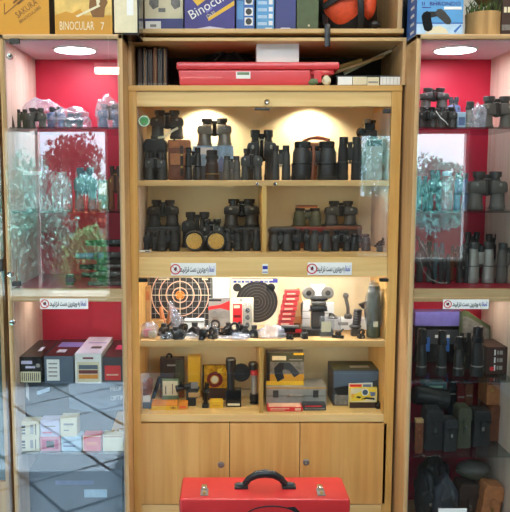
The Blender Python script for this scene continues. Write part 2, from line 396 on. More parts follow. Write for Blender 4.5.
struct('wall_right', MB().box(2.8, 2.9, YF-.1, .6, 0, 2.75), 'wall_paint')
struct('wall_back', MB().box(-2.8, 2.8, .46, .6, 0, 2.75), 'wall_paint')
VD = -YF+2.25                                    # mirrored distance of the shop front
def rx(px): return (px-CX)/FPX*VD
w1a, w1b, w1t, w1s = rx(10), rx(109), 1.6+(180-129)/FPX*VD, 1.6-(292-180)/FPX*VD
w2a, w2b, w2t = rx(364), rx(468), 1.6+(180-131)/FPX*VD; w2s = 1.6-(262-180)/FPX*VD
f = MB()
f.box(-2.8, w1a-.35, YF-.12, YF, 0, 2.75); f.box(w1b, w2a, YF-.12, YF, 0, 2.75); f.box(w2b, 2.8, YF-.12, YF, 0, 2.75)
f.box(w1a-.35, w1b, YF-.12, YF, w1t, 2.75); f.box(w1a-.35, w1b, YF-.12, YF, 0, .70); f.box(w2a, w2b, YF-.12, YF, w2t, 2.75); f.box(w2a, w2b, YF-.12, YF, 0, w2s)
struct('wall_front', f, 'shop_front')
def frame(n, x0, x1, z0, z1, mull):
    o = MB(); t = .025
    o.box(x0, x0+t, YF-.09, YF-.04, z0, z1); o.box(x1-t, x1, YF-.09, YF-.04, z0, z1); o.box(x0, x1, YF-.09, YF-.04, z1-t, z1); o.box(x0, x1, YF-.09, YF-.04, z0, z0+t)
    if mull: o.box((x0+x1)/2-.01, (x0+x1)/2+.01, YF-.08, YF-.05, z0, z1)
    return struct(n, o, 'white')
frame('window_1', w1a-.35, w1b, .70, w1t, True)
frame('window_2', w2a, w2b, w2s, w2t, False)
struct('trim_1', MB().box(w1a-.35, w1b, YF-.02, YF+.22, w1s-.03, w1s), 'white')      # wide white sill in front of the window
# ---- outside: pavement, shrubs and trees, a pale facade
o = MB().box(-16, 16, -24, -6, -.12, -.02).build('pavement', 'pavement', None); o['kind'] = 'structure'
def shrub(name, label, cat, x, y, z0, sx, sy, sz, n, m, leaf=.06, trunk=None, group=None):
    t = thing(name, label, cat, (x, y, 0), 0, group); b = bmesh.new(); rnd = random.Random(hash((x, y)) % 999)
    for i in range(n):
        v = Vector((rnd.gauss(0, 1), rnd.gauss(0, 1), rnd.gauss(0, 1))).normalized()*(rnd.random()**.45)
        k = 1+.35*noise.noise(v*2.2+Vector((x, y, 0)))
        p = Vector((v.x*sx*k, v.y*sy*k, z0+v.z*sz*k))
        if p.z < .03: p.z = .03+rnd.random()*.1
        R = Matrix.Rotation(rnd.random()*6.28, 3, 'Z') @ Matrix.Rotation(rnd.random()*3.1, 3, 'X')
        l = leaf*(.6+rnd.random()*.8)
        vs = [b.verts.new(p+R @ Vector(q)) for q in ((-l*.45, 0, 0), (0, -l, .1*l), (l*.45, 0, 0), (0, l, .1*l))]
        b.faces.new(vs)
    me = bpy.data.meshes.new('foliage'); b.to_mesh(me); b.free(); me.materials.append(M[m])
    o = bpy.data.objects.new('foliage', me); COL.objects.link(o); o.parent = t
    if trunk: MB().tube([(0, 0, 0), (.03, 0, z0*.5), (-.02, .02, z0), (.02, 0, z0+sz*.5)], [trunk, trunk*.8, trunk*.6, trunk*.2]).build('trunk', 'bark', t)
def vx(px, Y): return (px-CX)/FPX*(2.25-Y)
shrub('shrub', 'big blue green bush outside the left window', 'bush', vx(38, -4.6), -4.6, .92, .40, .35, .5, 7000, 'leaf_sunlit', .03, .03)
shrub('shrub', 'rust red bush outside between two green bushes', 'bush', vx(84, -5.9), -5.9, 1.12, .30, .25, .30, 2600, 'leaf_red', .028, .03)
shrub('shrub', 'round yellow green bush outside at the window pier', 'bush', vx(88, -4.2), -4.2, .78, .30, .3, .42, 4500, 'leaf', .026, .03)
shrub('street_tree', 'slender street tree outside the window with a thin crown', 'tree', vx(75, -7.6), -7.6, 1.93, .42, .4, .30, 2200, 'leaf_deep', .035, .05)
shrub('street_tree', 'dark green tree outside the window beside the white pillars', 'tree', vx(50, -9), -9, 1.3, 1.1, .6, .7, 5000, 'leaf_sunlit', .055, .07)
shrub('street_tree', 'blue green tree outside the second window', 'tree', vx(430, -6.0), -6.0, 1.42, .5, .4, .42, 6000, 'leaf_sunlit', .035, .06)
shrub('street_tree', 'tall pale green tree outside the second window on the right', 'tree', vx(385, -7.5), -7.5, 1.75, .40, .4, .55, 1500, 'leaf_sunlit', .045, .06)
o = MB().box(vx(330, -7), vx(520, -7), -7.2, -7.0, -.02, 1.38, .01).build('added_low_wall', 'brick_brown', None); tag(o, 'added low brown wall darkening the reflection beyond the second window', 'garden wall'); o['kind'] = 'thing'  # wall added to block bright sky from the lower reflection
o = MB().box(-.42, 2.1, YF+.05, -.45, .0, .006, .002).build('dimming_mat', 'dimming_mat_dark', None); tag(o, 'added dark mat dimming the floor reflection in front of the showcases', 'mat')  # unseen mat added to dim the floor's reflection in the glass
t = thing('building', 'white building with tall pillars across the street', 'building', (vx(20, -13), -13, 0))
MB().box(-3.2, .1, -1.5, 0, 0, 3.6, .01).build('wall', 'facade', t)
for k in range(3): MB().lathe([(0, 0), (.2, 0), (.18, 3.2), (0, 3.2)], (-1.0+k*.62, .35, 0), 16).build('pillar', 'white', t)
MB().box(-1.4, .5, .05, .7, 3.2, 3.5, .01).build('canopy', 'white', t)
# ================================================================== side cabinets
PW = .014
def side_cabinet(label, pxl, pxr, doorl, doorr, zfloor):
    """one glazed showcase; pxl/pxr are the outer edges on its front plane"""
    x0, x1 = X(pxl, 0), X(pxr, 0); c = thing('display_cabinet', label, 'cabinet', ((x0+x1)/2, .18, 0))
    zt = Z(34, 0); D = .37
    wpart('side_panel', 'beech', c, x0, x0+PW, 0, D, 0, zt); wpart('side_panel', 'beech', c, x1-PW, x1, 0, D, 0, zt)
    wpart('top_panel', 'beech_h', c, x0, x1, 0, D, Z(39, 0), zt)
    wpart('back_panel', 'red_back', c, x0+PW, x1-PW, D-.012, D, .1, Z(39, 0))
    wpart('led_tinted_ceiling', 'led_lilac_lining', c, x0+PW+.004, x1-PW-.004, .012, D-.014, Z(39, 0)-.003, Z(39, 0)-.0004); wpart('floor_lining', 'red_lining', c, x0+PW+.004, x1-PW-.004, .012, D-.014, Z(289, 0)+.0002, Z(289, 0)+.002)  # ceiling part carries the LED's lilac cast as colour
    wpart('middle_board', 'beech_h', c, x0+PW, x1-PW, .004, D-.012, Z(302, 0), Z(289, 0))
    wpart('plinth', 'beech_h', c, x0+PW, x1-PW, .004, D-.012, .0, zfloor)
    for s in (0, 1):                                                # thin wood liners inside
        xx = x0+PW if s == 0 else x1-PW-.003
        wpart('liner', 'liner', c, xx, xx+.003, .006, D-.012, zfloor, Z(302, 0)-.0005); wpart('liner', 'liner', c, xx, xx+.003, .006, D-.012, Z(289, 0)+.0005, Z(39, 0))
    for py in (127, 211): wpart('glass_shelf', 'shelf_glass', c, x0+PW+.004, x1-PW-.004, .02, D-.014, Z(py, .02)-.006, Z(py, .02), .001)
    dl, dr = X(doorl, 0), X(doorr, 0)
    du = wpart('glass_door', 'side_glass', c, dl, dr, -.008, -.003, Z(296.5, 0), Z(36, 0), .0008)
    dd = wpart('glass_door', 'side_glass', c, dl, dr, -.008, -.003, .06, Z(298, 0), .0008)
    return c, du, dd
def led(px, py, c):
    z = Z(39, 0)-.0032; p = None
    for i in range(60):
        Y = i*.006; q = at(px, py, Y)
        if q.z < z+.0: break
        p = q
    Y = p.y if p else .16; x = at(px, py, Y).x
    t = thing('led_downlight', LEDL[0 if px < 200 else 1], 'light', (x, Y, z))
    MB().lathe([(0, 0), (.066, 0), (.066, -.003), (0, -.004)], seg=32).build('diffuser', 'led_face', t)
    MB().lathe([(.066, 0), (.075, 0), (.074, -.004), (.066, -.005), (.066, 0)], seg=32).build('trim_ring', 'white', t)
LEDL = ['round white LED downlight in the ceiling of the left cabinet', 'round white LED downlight in the ceiling of the right cabinet']
LC, LU, LD = side_cabinet('tall beech showcase on the left with red back and glass shelves', 6, 125.5, 8.5, 122.5, Z(560, .05))
RC, RU, RD = side_cabinet('tall beech showcase on the right with red back and leather cases below', 410.5, 530, 413.5, 528, Z(540, .05))
led(75, 47.5, LC); led(455, 53, RC)
def lock(door, px, py):
    p = at(px, py, -.008); l = door.parent.location
    MB().lathe([(0, 0), (.0085, 0), (.0095, .002), (.0095, .011), (.008, .013), (.004, .0125), (.003, .010), (0, .010)], (p.x-l.x, p.y-l.y, p.z-l.z), 20, Matrix.Rotation(math.pi/2, 4, 'X')).build('lock', 'chrome', door)
lock(LU, 11, 274); lock(LD, 13, 322); lock(LU, 10.5, 57)
def hinge(door, px, py, w=.026):
    p = at(px, py, -.01); l = door.parent.location
    MB().box(p.x-l.x-w/2, p.x-l.x+w/2, -.004-l.y-.008, .006-l.y, p.z-.008, p.z+.008, .002).build('hinge', 'grey_dark', door)
hinge(LU, 16, 284); hinge(LU, 14, 41, .03); hinge(LU, 70, 280, .03)
# bottom glass shelves
ZL = {'s1': Z(127, .02), 's2': Z(211, .02), 'fl': Z(289, 0)+.0022, 'low': Z(453, .03)}
ZR = {'s1': Z(127, .02), 's2': Z(211, .02), 'fl': Z(289, 0)+.0022, 'a': Z(381, .02), 'b': Z(456, .02), 'bot': Z(540, .05)}
xl0, xl1, xr0, xr1 = X(6, 0)+PW+.004, X(125.5, 0)-PW-.004, X(410.5, 0)+PW+.004, X(530, 0)-PW-.004
wpart('glass_shelf', 'shelf_glass', LC, xl0, xl1, .03, .35, ZL['low']-.006, ZL['low'], .001)
wpart('glass_shelf', 'shelf_glass', RC, xr0, xr1, .02, .35, ZR['a']-.006, ZR['a'], .001)
wpart('glass_shelf', 'shelf_glass', RC, xr0, xr1, .02, .35, ZR['b']-.006, ZR['b'], .001)
for c, a, b_, lab in ((LC, xl0, xl1, 'left'), (RC, xr0, xr1, 'right')):  # hidden strips added to brighten the lower compartments
    t = thing('light_strip', 'added light strip hidden under the middle board of the %s showcase' % lab, 'light', ((a+b_)/2, .17, Z(302, 0)))
    hw = (b_-a)/2-.012; MB().box(-hw, hw, -.006, .006, -.003, 0, .0008).build('housing', 'white', t); MB().box(-hw+.004, hw-.004, -.0045, .0045, -.0045, -.003).build('diffuser', 'side_strip', t)
# sliver of the next showcase at the far left
t = thing('display_cabinet', 'greenish glass-fronted showcase cut off at the far left edge', 'cabinet', (X(-30, .02), .18, 0))
wpart('side_panel', 'beech', t, X(1, .04)-.012, X(1, .04), .04, .37, 0, Z(34, 0)); wpart('back_panel', 'teal_panel', t, X(-70, .3), X(1, .04)-.012, .05, .06, Z(480, .05), Z(36, 0))
wpart('plinth', 'door_wood', t, X(-70, .3), X(1, .04)-.012, .045, .37, 0, Z(481, .05)); wpart('glass_door', 'side_glass', t, X(-70, .3), X(3.5, .0), .0, .006, .06, Z(40, 0))
p = at(1, 265, 0); MB().box(-.008, .008, -.012, .002, -.02, .02, .003).build('hinge', 'grey_dark', t, (p.x-t.location.x, -.18, p.z))
# ================================================================== centre cabinet
Y0, YB = .12, .40
CC = thing('display_cabinet', 'golden pine wall cabinet in the centre with glass doors and wooden cupboards', 'cabinet', (X(264, Y0), .26, 0))
gx0, gx1 = X(138.5, Y0), X(388, Y0)
ox0, ox1 = X(125.5, 0)+.0005, X(398, Y0)
zt = Z(86, Y0)
wpart('post', 'pine', CC, ox0, gx0, Y0, YB+.02, 0, zt); wpart('post', 'pine', CC, gx1, ox1, Y0, YB+.02, 0, zt)
wpart('back_panel', 'cream_back', CC, gx0, gx1, YB, YB+.015, .1, zt-.002)
wpart('top_rail', 'pine_light_h', CC, gx0, gx1, Y0+.004, Y0+.024, Z(106.5, Y0), Z(91, Y0))
wpart('top_board', 'pine_h', CC, ox0-.0, ox1, Y0-.004, YB+.02, Z(91, Y0), zt+.002)
T1 = Z(180.5, Y0); T2 = Z(253, Y0); T3 = Z(341, Y0); T4 = Z(414.5, Y0)
def shelf(zt_, pyb, y0=Y0+.012, m='shelf_wood'): return wpart('shelf', m, CC, gx0, gx1, y0, YB, Z(pyb, y0), zt_)
for tz, pa, pb in ((T1, 183.2, 186), (T3, 343.6, 347)):
    o = shelf(tz, pa); wpart('nosing', 'shelf_wood', CC, gx0, gx1, Y0+.010, Y0+.030, Z(pb, Y0+.01), tz-.0005)

wpart('middle_rail', 'pine_light_h', CC, gx0, gx1, Y0+.002, Y0+.022, Z(277, Y0), Z(257.5, Y0))
wpart('shelf', 'shelf_wood', CC, gx0, gx1, Y0+.012, YB, Z(259, Y0), T2, .0005)
wpart('bottom_rail', 'pine_light_h', CC, gx0, gx1, Y0+.002, YB, Z(422, Y0), T4)
wpart('divider', 'pine', CC, X(262, Y0), X(266.5, Y0), Y0+.012, YB, T2, Z(186, Y0)); wpart('divider', 'pine', CC, X(260.5, Y0), X(264.5, Y0), Y0+.012, YB, T4, Z(347, Y0))
wpart('liner', 'liner', CC, gx0, gx0+.003, Y0+.02, YB, T2, Z(106, Y0)); wpart('liner', 'liner', CC, gx1-.003, gx1, Y0+.02, YB, T2, Z(106, Y0))
sx = X(266, Y0)
GU = []
for a, b, z0, z1 in ((gx0+.001, sx-.0008, Z(257.5, Y0), Z(106.5, Y0)), (sx+.0008, gx1-.001, Z(257.5, Y0), Z(106.5, Y0)), (gx0+.001, sx-.0008, T4+.002, Z(277, Y0)), (sx+.0008, gx1-.001, T4+.002, Z(277, Y0))):
    GU.append(wpart('glass_door', 'door_glass', CC, a, b, Y0+.002, Y0+.007, z0, z1, .0006))
def ghinge(door, px, py, w=.03, h=.012, m='grey_dark'):
    p = at(px, py, Y0); l = CC.location
    MB().box(p.x-l.x-w/2, p.x-l.x+w/2, Y0-.006-l.y, Y0+.012-l.y, p.z-h/2, p.z+h/2, .002).build('hinge', m, door)
ghinge(GU[1], 262, 109, .05, .008); ghinge(GU[1], 387, 111, .025, .014); ghinge(GU[3], 384, 280, .03, .012, 'gloss_black'); ghinge(GU[2], 143, 280, .03, .014, 'gloss_black')
for px, d in ((257, 0), (275, 1)):
    p = at(px, 184, Y0); l = CC.location
    MB().lathe([(0, 0), (.006, 0), (.006, .01), (0, .011)], (p.x-l.x, Y0+.002-l.y, p.z), 14, Matrix.Rotation(math.pi/2, 4, 'X')).build('knob', 'chrome', GU[d])
p = at(267, 102, Y0); l = CC.location
MB().lathe([(0, 0), (.008, 0), (.009, .004), (.005, .008), (0, .006)], (p.x-l.x, Y0+.003-l.y, p.z), 16, Matrix.Rotation(math.pi/2, 4, 'X')).build('lock', 'chrome', CC)
# cupboard doors
zd0, zd1 = Z(504, Y0), Z(423.5, Y0)
for a, b, kx, ky in ((140.5, 229.3, 221, 464.5), (230, 299.3, None, 0), (300, 386, 306, 462)):
    d = wpart('cupboard_door', 'door_wood', CC, X(a, Y0, 460), X(b, Y0, 460), Y0, Y0+.018, zd0, zd1, .001)
    if kx:
        p = at(kx, ky, Y0); MB().lathe([(0, 0), (.011, 0), (.012, .002), (.009, .003), (.008, .005), (.003, .0055), (0, .003)], (p.x-l.x, Y0-l.y, p.z), 18, Matrix.Rotation(math.pi/2, 4, 'X')).build('lock', 'pewter', d)
wpart('carcass', 'dark_wood', CC, gx0, gx1, Y0+.02, YB, .1, zd1+.003)
wpart('plinth', 'pine_light_h', CC, gx0, gx1, Y0+.004, YB, 0, Z(505, Y0))
# lamps in the centre cabinet (behind the rails), warm shelf strips added
for px in (205, 310):
    x = X(px, .3); t = thing('recessed_spotlight', 'small recessed spot above the binoculars at the top, %s' % ('left one' if px < 250 else 'right one'), 'light', (x, .31, Z(91, Y0)))
    MB().lathe([(0, -.006), (.016, -.006), (.022, -.008), (.024, 0), (0, 0)], seg=20).build('bezel', 'chrome', t)
    MB().lathe([(0, -.0085), (.015, -.0085), (.015, -.006), (0, -.006)], seg=20).build('bulb', 'puck_face', t)
    ld = bpy.data.lights.new('spot', 'SPOT'); ld.energy = 7.5; ld.color = (1, .88, .68); ld.spot_size = math.radians(125); ld.spot_blend = .55; ld.shadow_soft_size = .012
    lo = bpy.data.objects.new('spot_lamp', ld); COL.objects.link(lo); lo.location = (0, .0, -.012); lo.rotation_euler = (math.radians(18), 0, 0); lo.parent = t
t = thing('light_strip', 'white light strip fixed under the middle rail behind the glass', 'light', (X(264, Y0), Y0+.05, Z(259, Y0)))
MB().box(-.36, .36, -.012, .012, -.010, 0, .002).build('housing', 'white', t); MB().box(-.355, .355, -.009, .009, -.0135, -.010, .001).build('diffuser', 'strip_face', t)
for tz, pa, lab in ((T1, 183.2, 'under the top glazed shelf'), (T3, 343.6, 'under the third shelf')):  # strips added behind the nosing to light the shelves below
    t = thing('light_strip', 'added warm light strip hidden %s behind its front edge' % lab, 'light', (X(264, Y0), Y0+.042, Z(pa, Y0+.012)))
    MB().box(-.36, .36, -.008, .008, -.003, 0, .0008).build('housing', 'white', t); MB().box(-.355, .355, -.006, .006, -.0045, -.003).build('diffuser', 'added_warm_strip', t)
# ---- open bay and the upper shelf unit
bx0, bx1 = X(125.5, 0)+.0005, X(410.5, 0)-.0005
UB = thing('wall_shelf', 'open wooden shelf unit above the centre cabinet', 'shelf', ((bx0+bx1)/2, .26, zt))
zb1, zb0 = Z(37.5, Y0), Z(41, Y0)
wpart('side_panel', 'beech', UB, bx0, bx0+.012, Y0, .46, zt+.003, zb0); wpart('side_panel', 'beech', UB, bx1-.012, bx1, Y0, .46, zt+.003, zb0)
wpart('back_panel', 'dark_back', UB, bx0+.012, bx1-.012, .44, .452, zt+.003, zb0)
wpart('board', 'shelf_wood', UB, bx0, bx1, Y0, .45, zb0, zb1)
zu1, zu0 = Z(28.5, Y0), Z(33, Y0)
wpart('upper_board', 'shelf_wood', UB, X(140, Y0), X(398, Y0), Y0, .45, zu0, zu1); wpart('spacer', 'dark_wood', UB, X(146, Y0), X(394, Y0), Y0+.05, .44, zb1, zu0)
wpart('upright', 'beech', UB, X(140, Y0), X(143.5, Y0), Y0, .45, zu1, Z(-40, Y0)); wpart('upright', 'beech', UB, X(391.5, Y0), X(396, Y0), Y0, .45, zu1, Z(-40, Y0))
wpart('upper_back', 'dark_back', UB, X(143.5, Y0), X(391.5, Y0), .44, .452, zu1, Z(-40, Y0))
# ================================================================== added ceiling panels, tube lamp and daylight
for i, x in enumerate((-.9, .9)):  # panels added out of view to lift the general brightness
    t = thing('added_ceiling_light', ('added ceiling panel lamp giving unseen fill light, left one', 'added ceiling panel lamp giving unseen fill light, right one')[i], 'light', (x, -.62, 2.75))
    MB().box(-.5, .5, -.3, .3, -.03, 0, .003).build('housing', 'white', t); MB().box(-.48, .48, -.28, .28, -.034, -.029).build('diffuser', 'added_panel_face', t)
tx0 = (98-CX)/FPX*(2.25+2.9); tz = 1.6+(180-71)/FPX*(2.25+2.9)
t = thing('tube_light', 'short fluorescent tube hanging near the shop front', 'light', (tx0+.45, -2.9, tz))
MB().box(-.45, .45, -.03, .03, .0, .03, .004).build('batten', 'white', t); MB().box(-.45, .45, -.025, .025, -.045, 0, .01).build('tube', 'tube_face', t)
for x in (-.35, .35): MB().box(x-.004, x+.004, -.004, .004, .03, 2.75-tz).build('hanger', 'white', t)
W = bpy.data.worlds.new('sky'); SC.world = W; W.use_nodes = True; nt = W.node_tree
bg = nt.nodes['Background']; tc = nt.nodes.new('ShaderNodeTexCoord'); nz = nt.nodes.new('ShaderNodeTexNoise'); nz.inputs['Scale'].default_value = 3; nz.inputs['Detail'].default_value = 5
nt.links.new(tc.outputs['Generated'], nz.inputs['Vector']); r = nt.nodes.new('ShaderNodeValToRGB'); r.color_ramp.elements[0].color = (.5, .76, 1, 1); r.color_ramp.elements[1].color = (.86, .95, 1, 1)
r.color_ramp.elements[0].position = .35; r.color_ramp.elements[1].position = .6
nt.links.new(nz.outputs['Fac'], r.inputs['Fac']); nt.links.new(r.outputs['Color'], bg.inputs[0]); bg.inputs[1].default_value = 7
for x0, x1, z0, z1 in ((w1a-.35, w1b, .7, w1t), (w2a, w2b, w2s, w2t)):
    ld = bpy.data.lights.new('daylight_portal', 'AREA'); ld.shape = 'RECTANGLE'; ld.size = x1-x0; ld.size_y = z1-z0; ld.cycles.is_portal = True
    lo = bpy.data.objects.new('daylight_portal', ld); COL.objects.link(lo); lo.location = ((x0+x1)/2, YF-.13, (z0+z1)/2); lo.rotation_euler = (math.pi/2, 0, 0)
    lo.rotation_euler = (-math.pi/2, 0, math.pi)
ld = bpy.data.lights.new('daylight_portal', 'AREA'); ld.shape = 'RECTANGLE'; ld.size = SK[1]-SK[0]; ld.size_y = SK[3]-SK[2]; ld.cycles.is_portal = True
lo = bpy.data.objects.new('daylight_portal', ld); COL.objects.link(lo); lo.location = ((SK[0]+SK[1])/2, (SK[2]+SK[3])/2, 2.86)
ld = bpy.data.lights.new('sun', 'SUN'); ld.energy = 12; ld.angle = .012; ld.color = (1, .98, .94); lo = bpy.data.objects.new('sun', ld); COL.objects.link(lo); lo.rotation_euler = (math.radians(-6), math.radians(25), 0); lo.location = (3, 0, 6)
SC.cycles.max_bounces = 10; SC.cycles.transparent_max_bounces = 16; SC.cycles.glossy_bounces = 4; SC.cycles.diffuse_bounces = 4
SC.cycles.sample_clamp_indirect = 6; SC.cycles.caustics_reflective = False; SC.cycles.caustics_refractive = False
# ================================================================== signs
PERS = 'لطفاً'
def persian():
    w = [['\uFEDF', '\uFEC4', '\uFED4', '\uFE8E'], ['\uFE91', '\uFEEA'], ['\uFEED', '\uFBFE', '\uFE98', '\uFEAE', '\uFBFE', '\uFEE6'], ['\uFEA9', '\uFEB3', '\uFE96'], ['\uFEE7', '\uFEB0', '\uFEE7', '\uFBFF', '\uFEAA']]
    return [''.join(reversed(x)) for x in w]
WORDS = persian()
def sign(px0, px1, py0, py1, Y, label):
    a, b = at(px0, py1, Y), at(px1, py0, Y); w, h = b.x-a.x, b.z-a.z
    t = thing('sign', label, 'sign', ((a.x+b.x)/2, Y, a.z), 0, 'please do not touch signs'); t['w'], t['h'] = w, h
    MB().box(-w/2, w/2, 0, .0012, 0, h, .0003).build('plate', 'white', t)
    mx = Matrix.Rotation(math.pi/2, 4, 'X')
    fdisc(t, .1, .5, h*.42, 'red', 'prohibition_ring', .0008, h*.33)
    fpoly(t, [(.068, .44), (.105, .34), (.135, .5), (.12, .72), (.1, .66), (.085, .62), (.07, .58)], 'ink', 'hand_symbol', .0008)
    c, s = -w/2+.1*w, .5*h; k = h*.37/1.414
    MB().prism([(c-k-.0006, s+k-.0006), (c-k+.0006, s+k+.0006), (c+k+.0006, s-k+.0006), (c+k-.0006, s-k-.0006)], -.0012, 0).build('prohibition_bar', 'red', t, smooth=False)
    xs = [(.20, .40), (.42, .56), (.58, .77), (.785, .835), (.85, .96)]
    for word, (u0, u1), m in zip(WORDS[::-1], xs, ['ink', 'ink', 'ink', 'ink', 'ink_blue']):
        letter(t, word, -w/2+(u0+u1)/2*w, -.0006, h*.5, h*.62, m, 0, 'CENTER', (u1-u0)*w, bold=.0006)
sign(171, 216, 263, 275.5, Y0-.0006, 'white do-not-touch sign on the middle rail, left one below binoculars')
sign(307.5, 352, 262.5, 275, Y0-.0006, 'white do-not-touch sign on the middle rail, right one below binoculars')
sign(40, 88, 298.5, 309, -.0095, 'white do-not-touch sign on the left showcase above stacked flat boxes')
sign(443, 489, 299.5, 309, -.0095, 'white do-not-touch sign on the right showcase above standing monoculars')
a = at(262.3, 273.5, Y0); b = at(268, 264, Y0)
t = thing('sticker', 'tiny blue and white sticker on the middle rail at the door seam', 'sticker', ((a.x+b.x)/2, Y0, a.z)); t['w'], t['h'] = b.x-a.x, b.z-a.z
MB().box(-t['w']/2, t['w']/2, -.001, .002, 0, t['h']).build('backing', 'white', t); face(t, .05, .95, .45, .8, 'ink_blue', 'stripe', .0015); face(t, .05, .95, .1, .2, 'ink_blue', 'stripe', .0015)
# green round sticker on the upper glass
p = at(144, 121, Y0); t = thing('sticker', 'round green sticker with a white ring on the upper left glass', 'sticker', (p.x, Y0+.0015, p.z)); t['w'], t['h'] = .036, .0
t['w'] = .0; mx = Matrix.Rotation(math.pi/2, 4, 'X')
MB().lathe([(0, 0), (.0185, 0), (.0185, .0007), (0, .0007)], seg=28, mx=mx).build('disc', 'mint', t); MB().lathe([(0, 0), (.0150, 0), (.0150, .0011), (0, .0011)], seg=28, mx=mx).build('badge', 'sage', t, smooth=False)
MB().prism([(-.011, .010), (.011, .010), (.010, -.002), (.012, -.010), (.004, -.010), (.001, -.001), (-.003, -.010), (-.011, -.010), (-.009, .0)], -.0015, -.0005).build('emblem', 'green_sticker', t, smooth=False)
# ================================================================== boxes on top of the cabinets
ZT = Z(34, 0)+.0003
t = carton(-8, 48.5, -26, ZT, .012, .10, 'ochre', 'ochre box lettered SAKURA BINOCULARS on top of the left showcase')
w, h = t['w'], t['h']; MB().box(w/2-.001, w/2+.0006, .001, .099, .002, h-.002).build('side_panel', 'dark_brown', t)
ftext(t, 'SAKURA', .60, .43, .15, 'brown_print', .62, .44); ftext(t, 'BINOCULARS', .66, .33, .075, 'brown_print', .62, .46)
fpoly(t, [(.20, .34), (.215, .33), (.72, .72), (.71, .74)], 'brown_print', 'printed_line'); fpoly(t, [(.20, .34), (.215, .33), (.215, .52), (.20, .52)], 'brown_print', 'printed_line')

for u, v, l in ((.36, .54, .22), (.44, .52, .14)): fpoly(t, [(u, v), (u+.015, v-.03), (u+l+.015, v+l*.75-.03), (u+l, v+l*.75)], 'brown_print', 'printed_line')
t = carton(54, 111.5, -30, ZT, .012, .13, 'gold_print', 'gold box lettered BINOCULAR 7 with a figure printed on its front')
face(t, .0, 1, 0, .30, 'ochre', 'printed_ground'); fpoly(t, [(.52, .72), (.62, .60), (.60, .42), (.66, .27), (.86, .27), (.88, .42), (.93, .5), (.86, .66), (.80, .78), (.7, .86), (.6, .84)], 'brown_print', 'printed_figure')
fpoly(t, [(.36, .29), (.40, .27), (.80, .44), (.78, .47)], 'cream', 'printed_strap', .0011); fpoly(t, [(.72, .66), (.80, .52), (.74, .42)], 'cream', 'printed_collar', .0012)
fpoly(t, [(0, .30), (.2, .36), (.3, .33), (.45, .40), (.52, .3), (.4, .25), (.1, .24)], 'ochre', 'printed_hill', .001)
ftext(t, 'BINOCULAR', .38, .13, .19, 'cream', 0, .60); ftext(t, '7', .83, .125, .17, 'cream', 0, .06)
t = carton(112.5, 138.5, -30, ZT, .016, .12, 'gloss_black', 'pale framed display box with dark edges right of the gold box')
face(t, .05, .94, .03, 1, 'cream', 'front_panel', .003, .001); face(t, .54, .80, .3, .62, 'white', 'window', .004)
UZ = zu1; YU = .17
t = carton(144.2, 183, -34, UZ, YU, .12, 'cream', 'cream box with a printed pair of binoculars and a navy base band')
face(t, 0, 1, 0, .20, 'navy', 'base_band'); face(t, .02, .42, .03, .16, 'white', 'price_label', .001)
for u in (.12, .68):
    fpoly(t, [(u, .42), (u+.10, .34), (u+.24, .38), (u+.26, .62), (u+.18, .75), (u+.04, .72)], 'photo_grey', 'printed_barrel', .0007)
fpoly(t, [(.14, .70), (.36, .66), (.70, .68), (.9, .74), (.9, .95), (.14, .95)], 'grey_rubber', 'printed_body', .0006); face(t, .36, .54, .30, .36, 'photo_grey', 'printed_text'); face(t, .14, .30, .07, .11, 'grey_card', 'price', .0014)
t = carton(184.3, 234.8, -36, UZ, YU-.02, .13, 'indigo', 'violet-blue box with slanted white Binocular lettering and yellow stripe')
ftext(t, 'Binocular', .52, .40, .21, 'white', .52, .96, .0013); ftext(t, '12x30', .52, .235, .085, 'cream', .52, .18, .0012); fpoly(t, [(.42, .30), (.44, .26), (.56, .33), (.54, .37)], 'violet_print', 'printed_line')
fpoly(t, [(.46, .19), (.48, .14), (.99, .38), (.99, .45)], 'yellow', 'stripe'); fpoly(t, [(.12, .50), (.26, .37), (.62, .58), (.5, .85), (.1, .85)], 'yellow', 'printed_patch', .0006); fpoly(t, [(.2, .02), (.5, .06), (.8, .03), (.8, .01), (.2, .01)], 'lilac', 'printed_base', .0008)
t = carton(236.2, 254.5, -30, UZ, YU, .10, 'blue', 'blue box spine with three small product pictures stacked')
for v in (.10, .26, .44, .62):
    face(t, .46, .92, v, v+.13, 'white', 'picture_frame'); fdisc(t, .69, v+.065, t['w']*.17, 'grey_dark', 'picture', .0011)
face(t, .06, .4, .62, .74, 'sky_blue', 'printed_band'); face(t, .06, .4, .2, .5, 'sky_blue', 'printed_band')
t = carton(256.5, 274.3, -32, UZ, YU, .10, 'sky_blue', 'light blue box spine with columns of tiny pale squares')
for v in (.10, .21, .32, .43, .54, .65): face(t, .70, .92, v, v+.07, 'white', 'printed_square'); face(t, .08, .60, v, v+.05, 'pale_blue', 'printed_text_block')
face(t, .5, .9, .01, .06, 'white', 'price_label', .001)
t = carton(275.6, 296.2, -34, UZ, YU, .10, 'navy', 'navy blue box spine between the light blue and olive boxes')
face(t, .10, .7, .62, .70, 'lilac', 'printed_band'); fpoly(t, [(.1, .02), (.3, .06), (.7, .06), (.9, .02)], 'lilac', 'printed_base')
t = carton(297.2, 319, -36, UZ, YU, .10, 'green_box', 'plain olive green box beside the orange bag')
fdisc(t, .56, .09, .0035, 'cream', 'round_mark'); face(t, .02, .98, .985, .998, 'olive', 'edge')
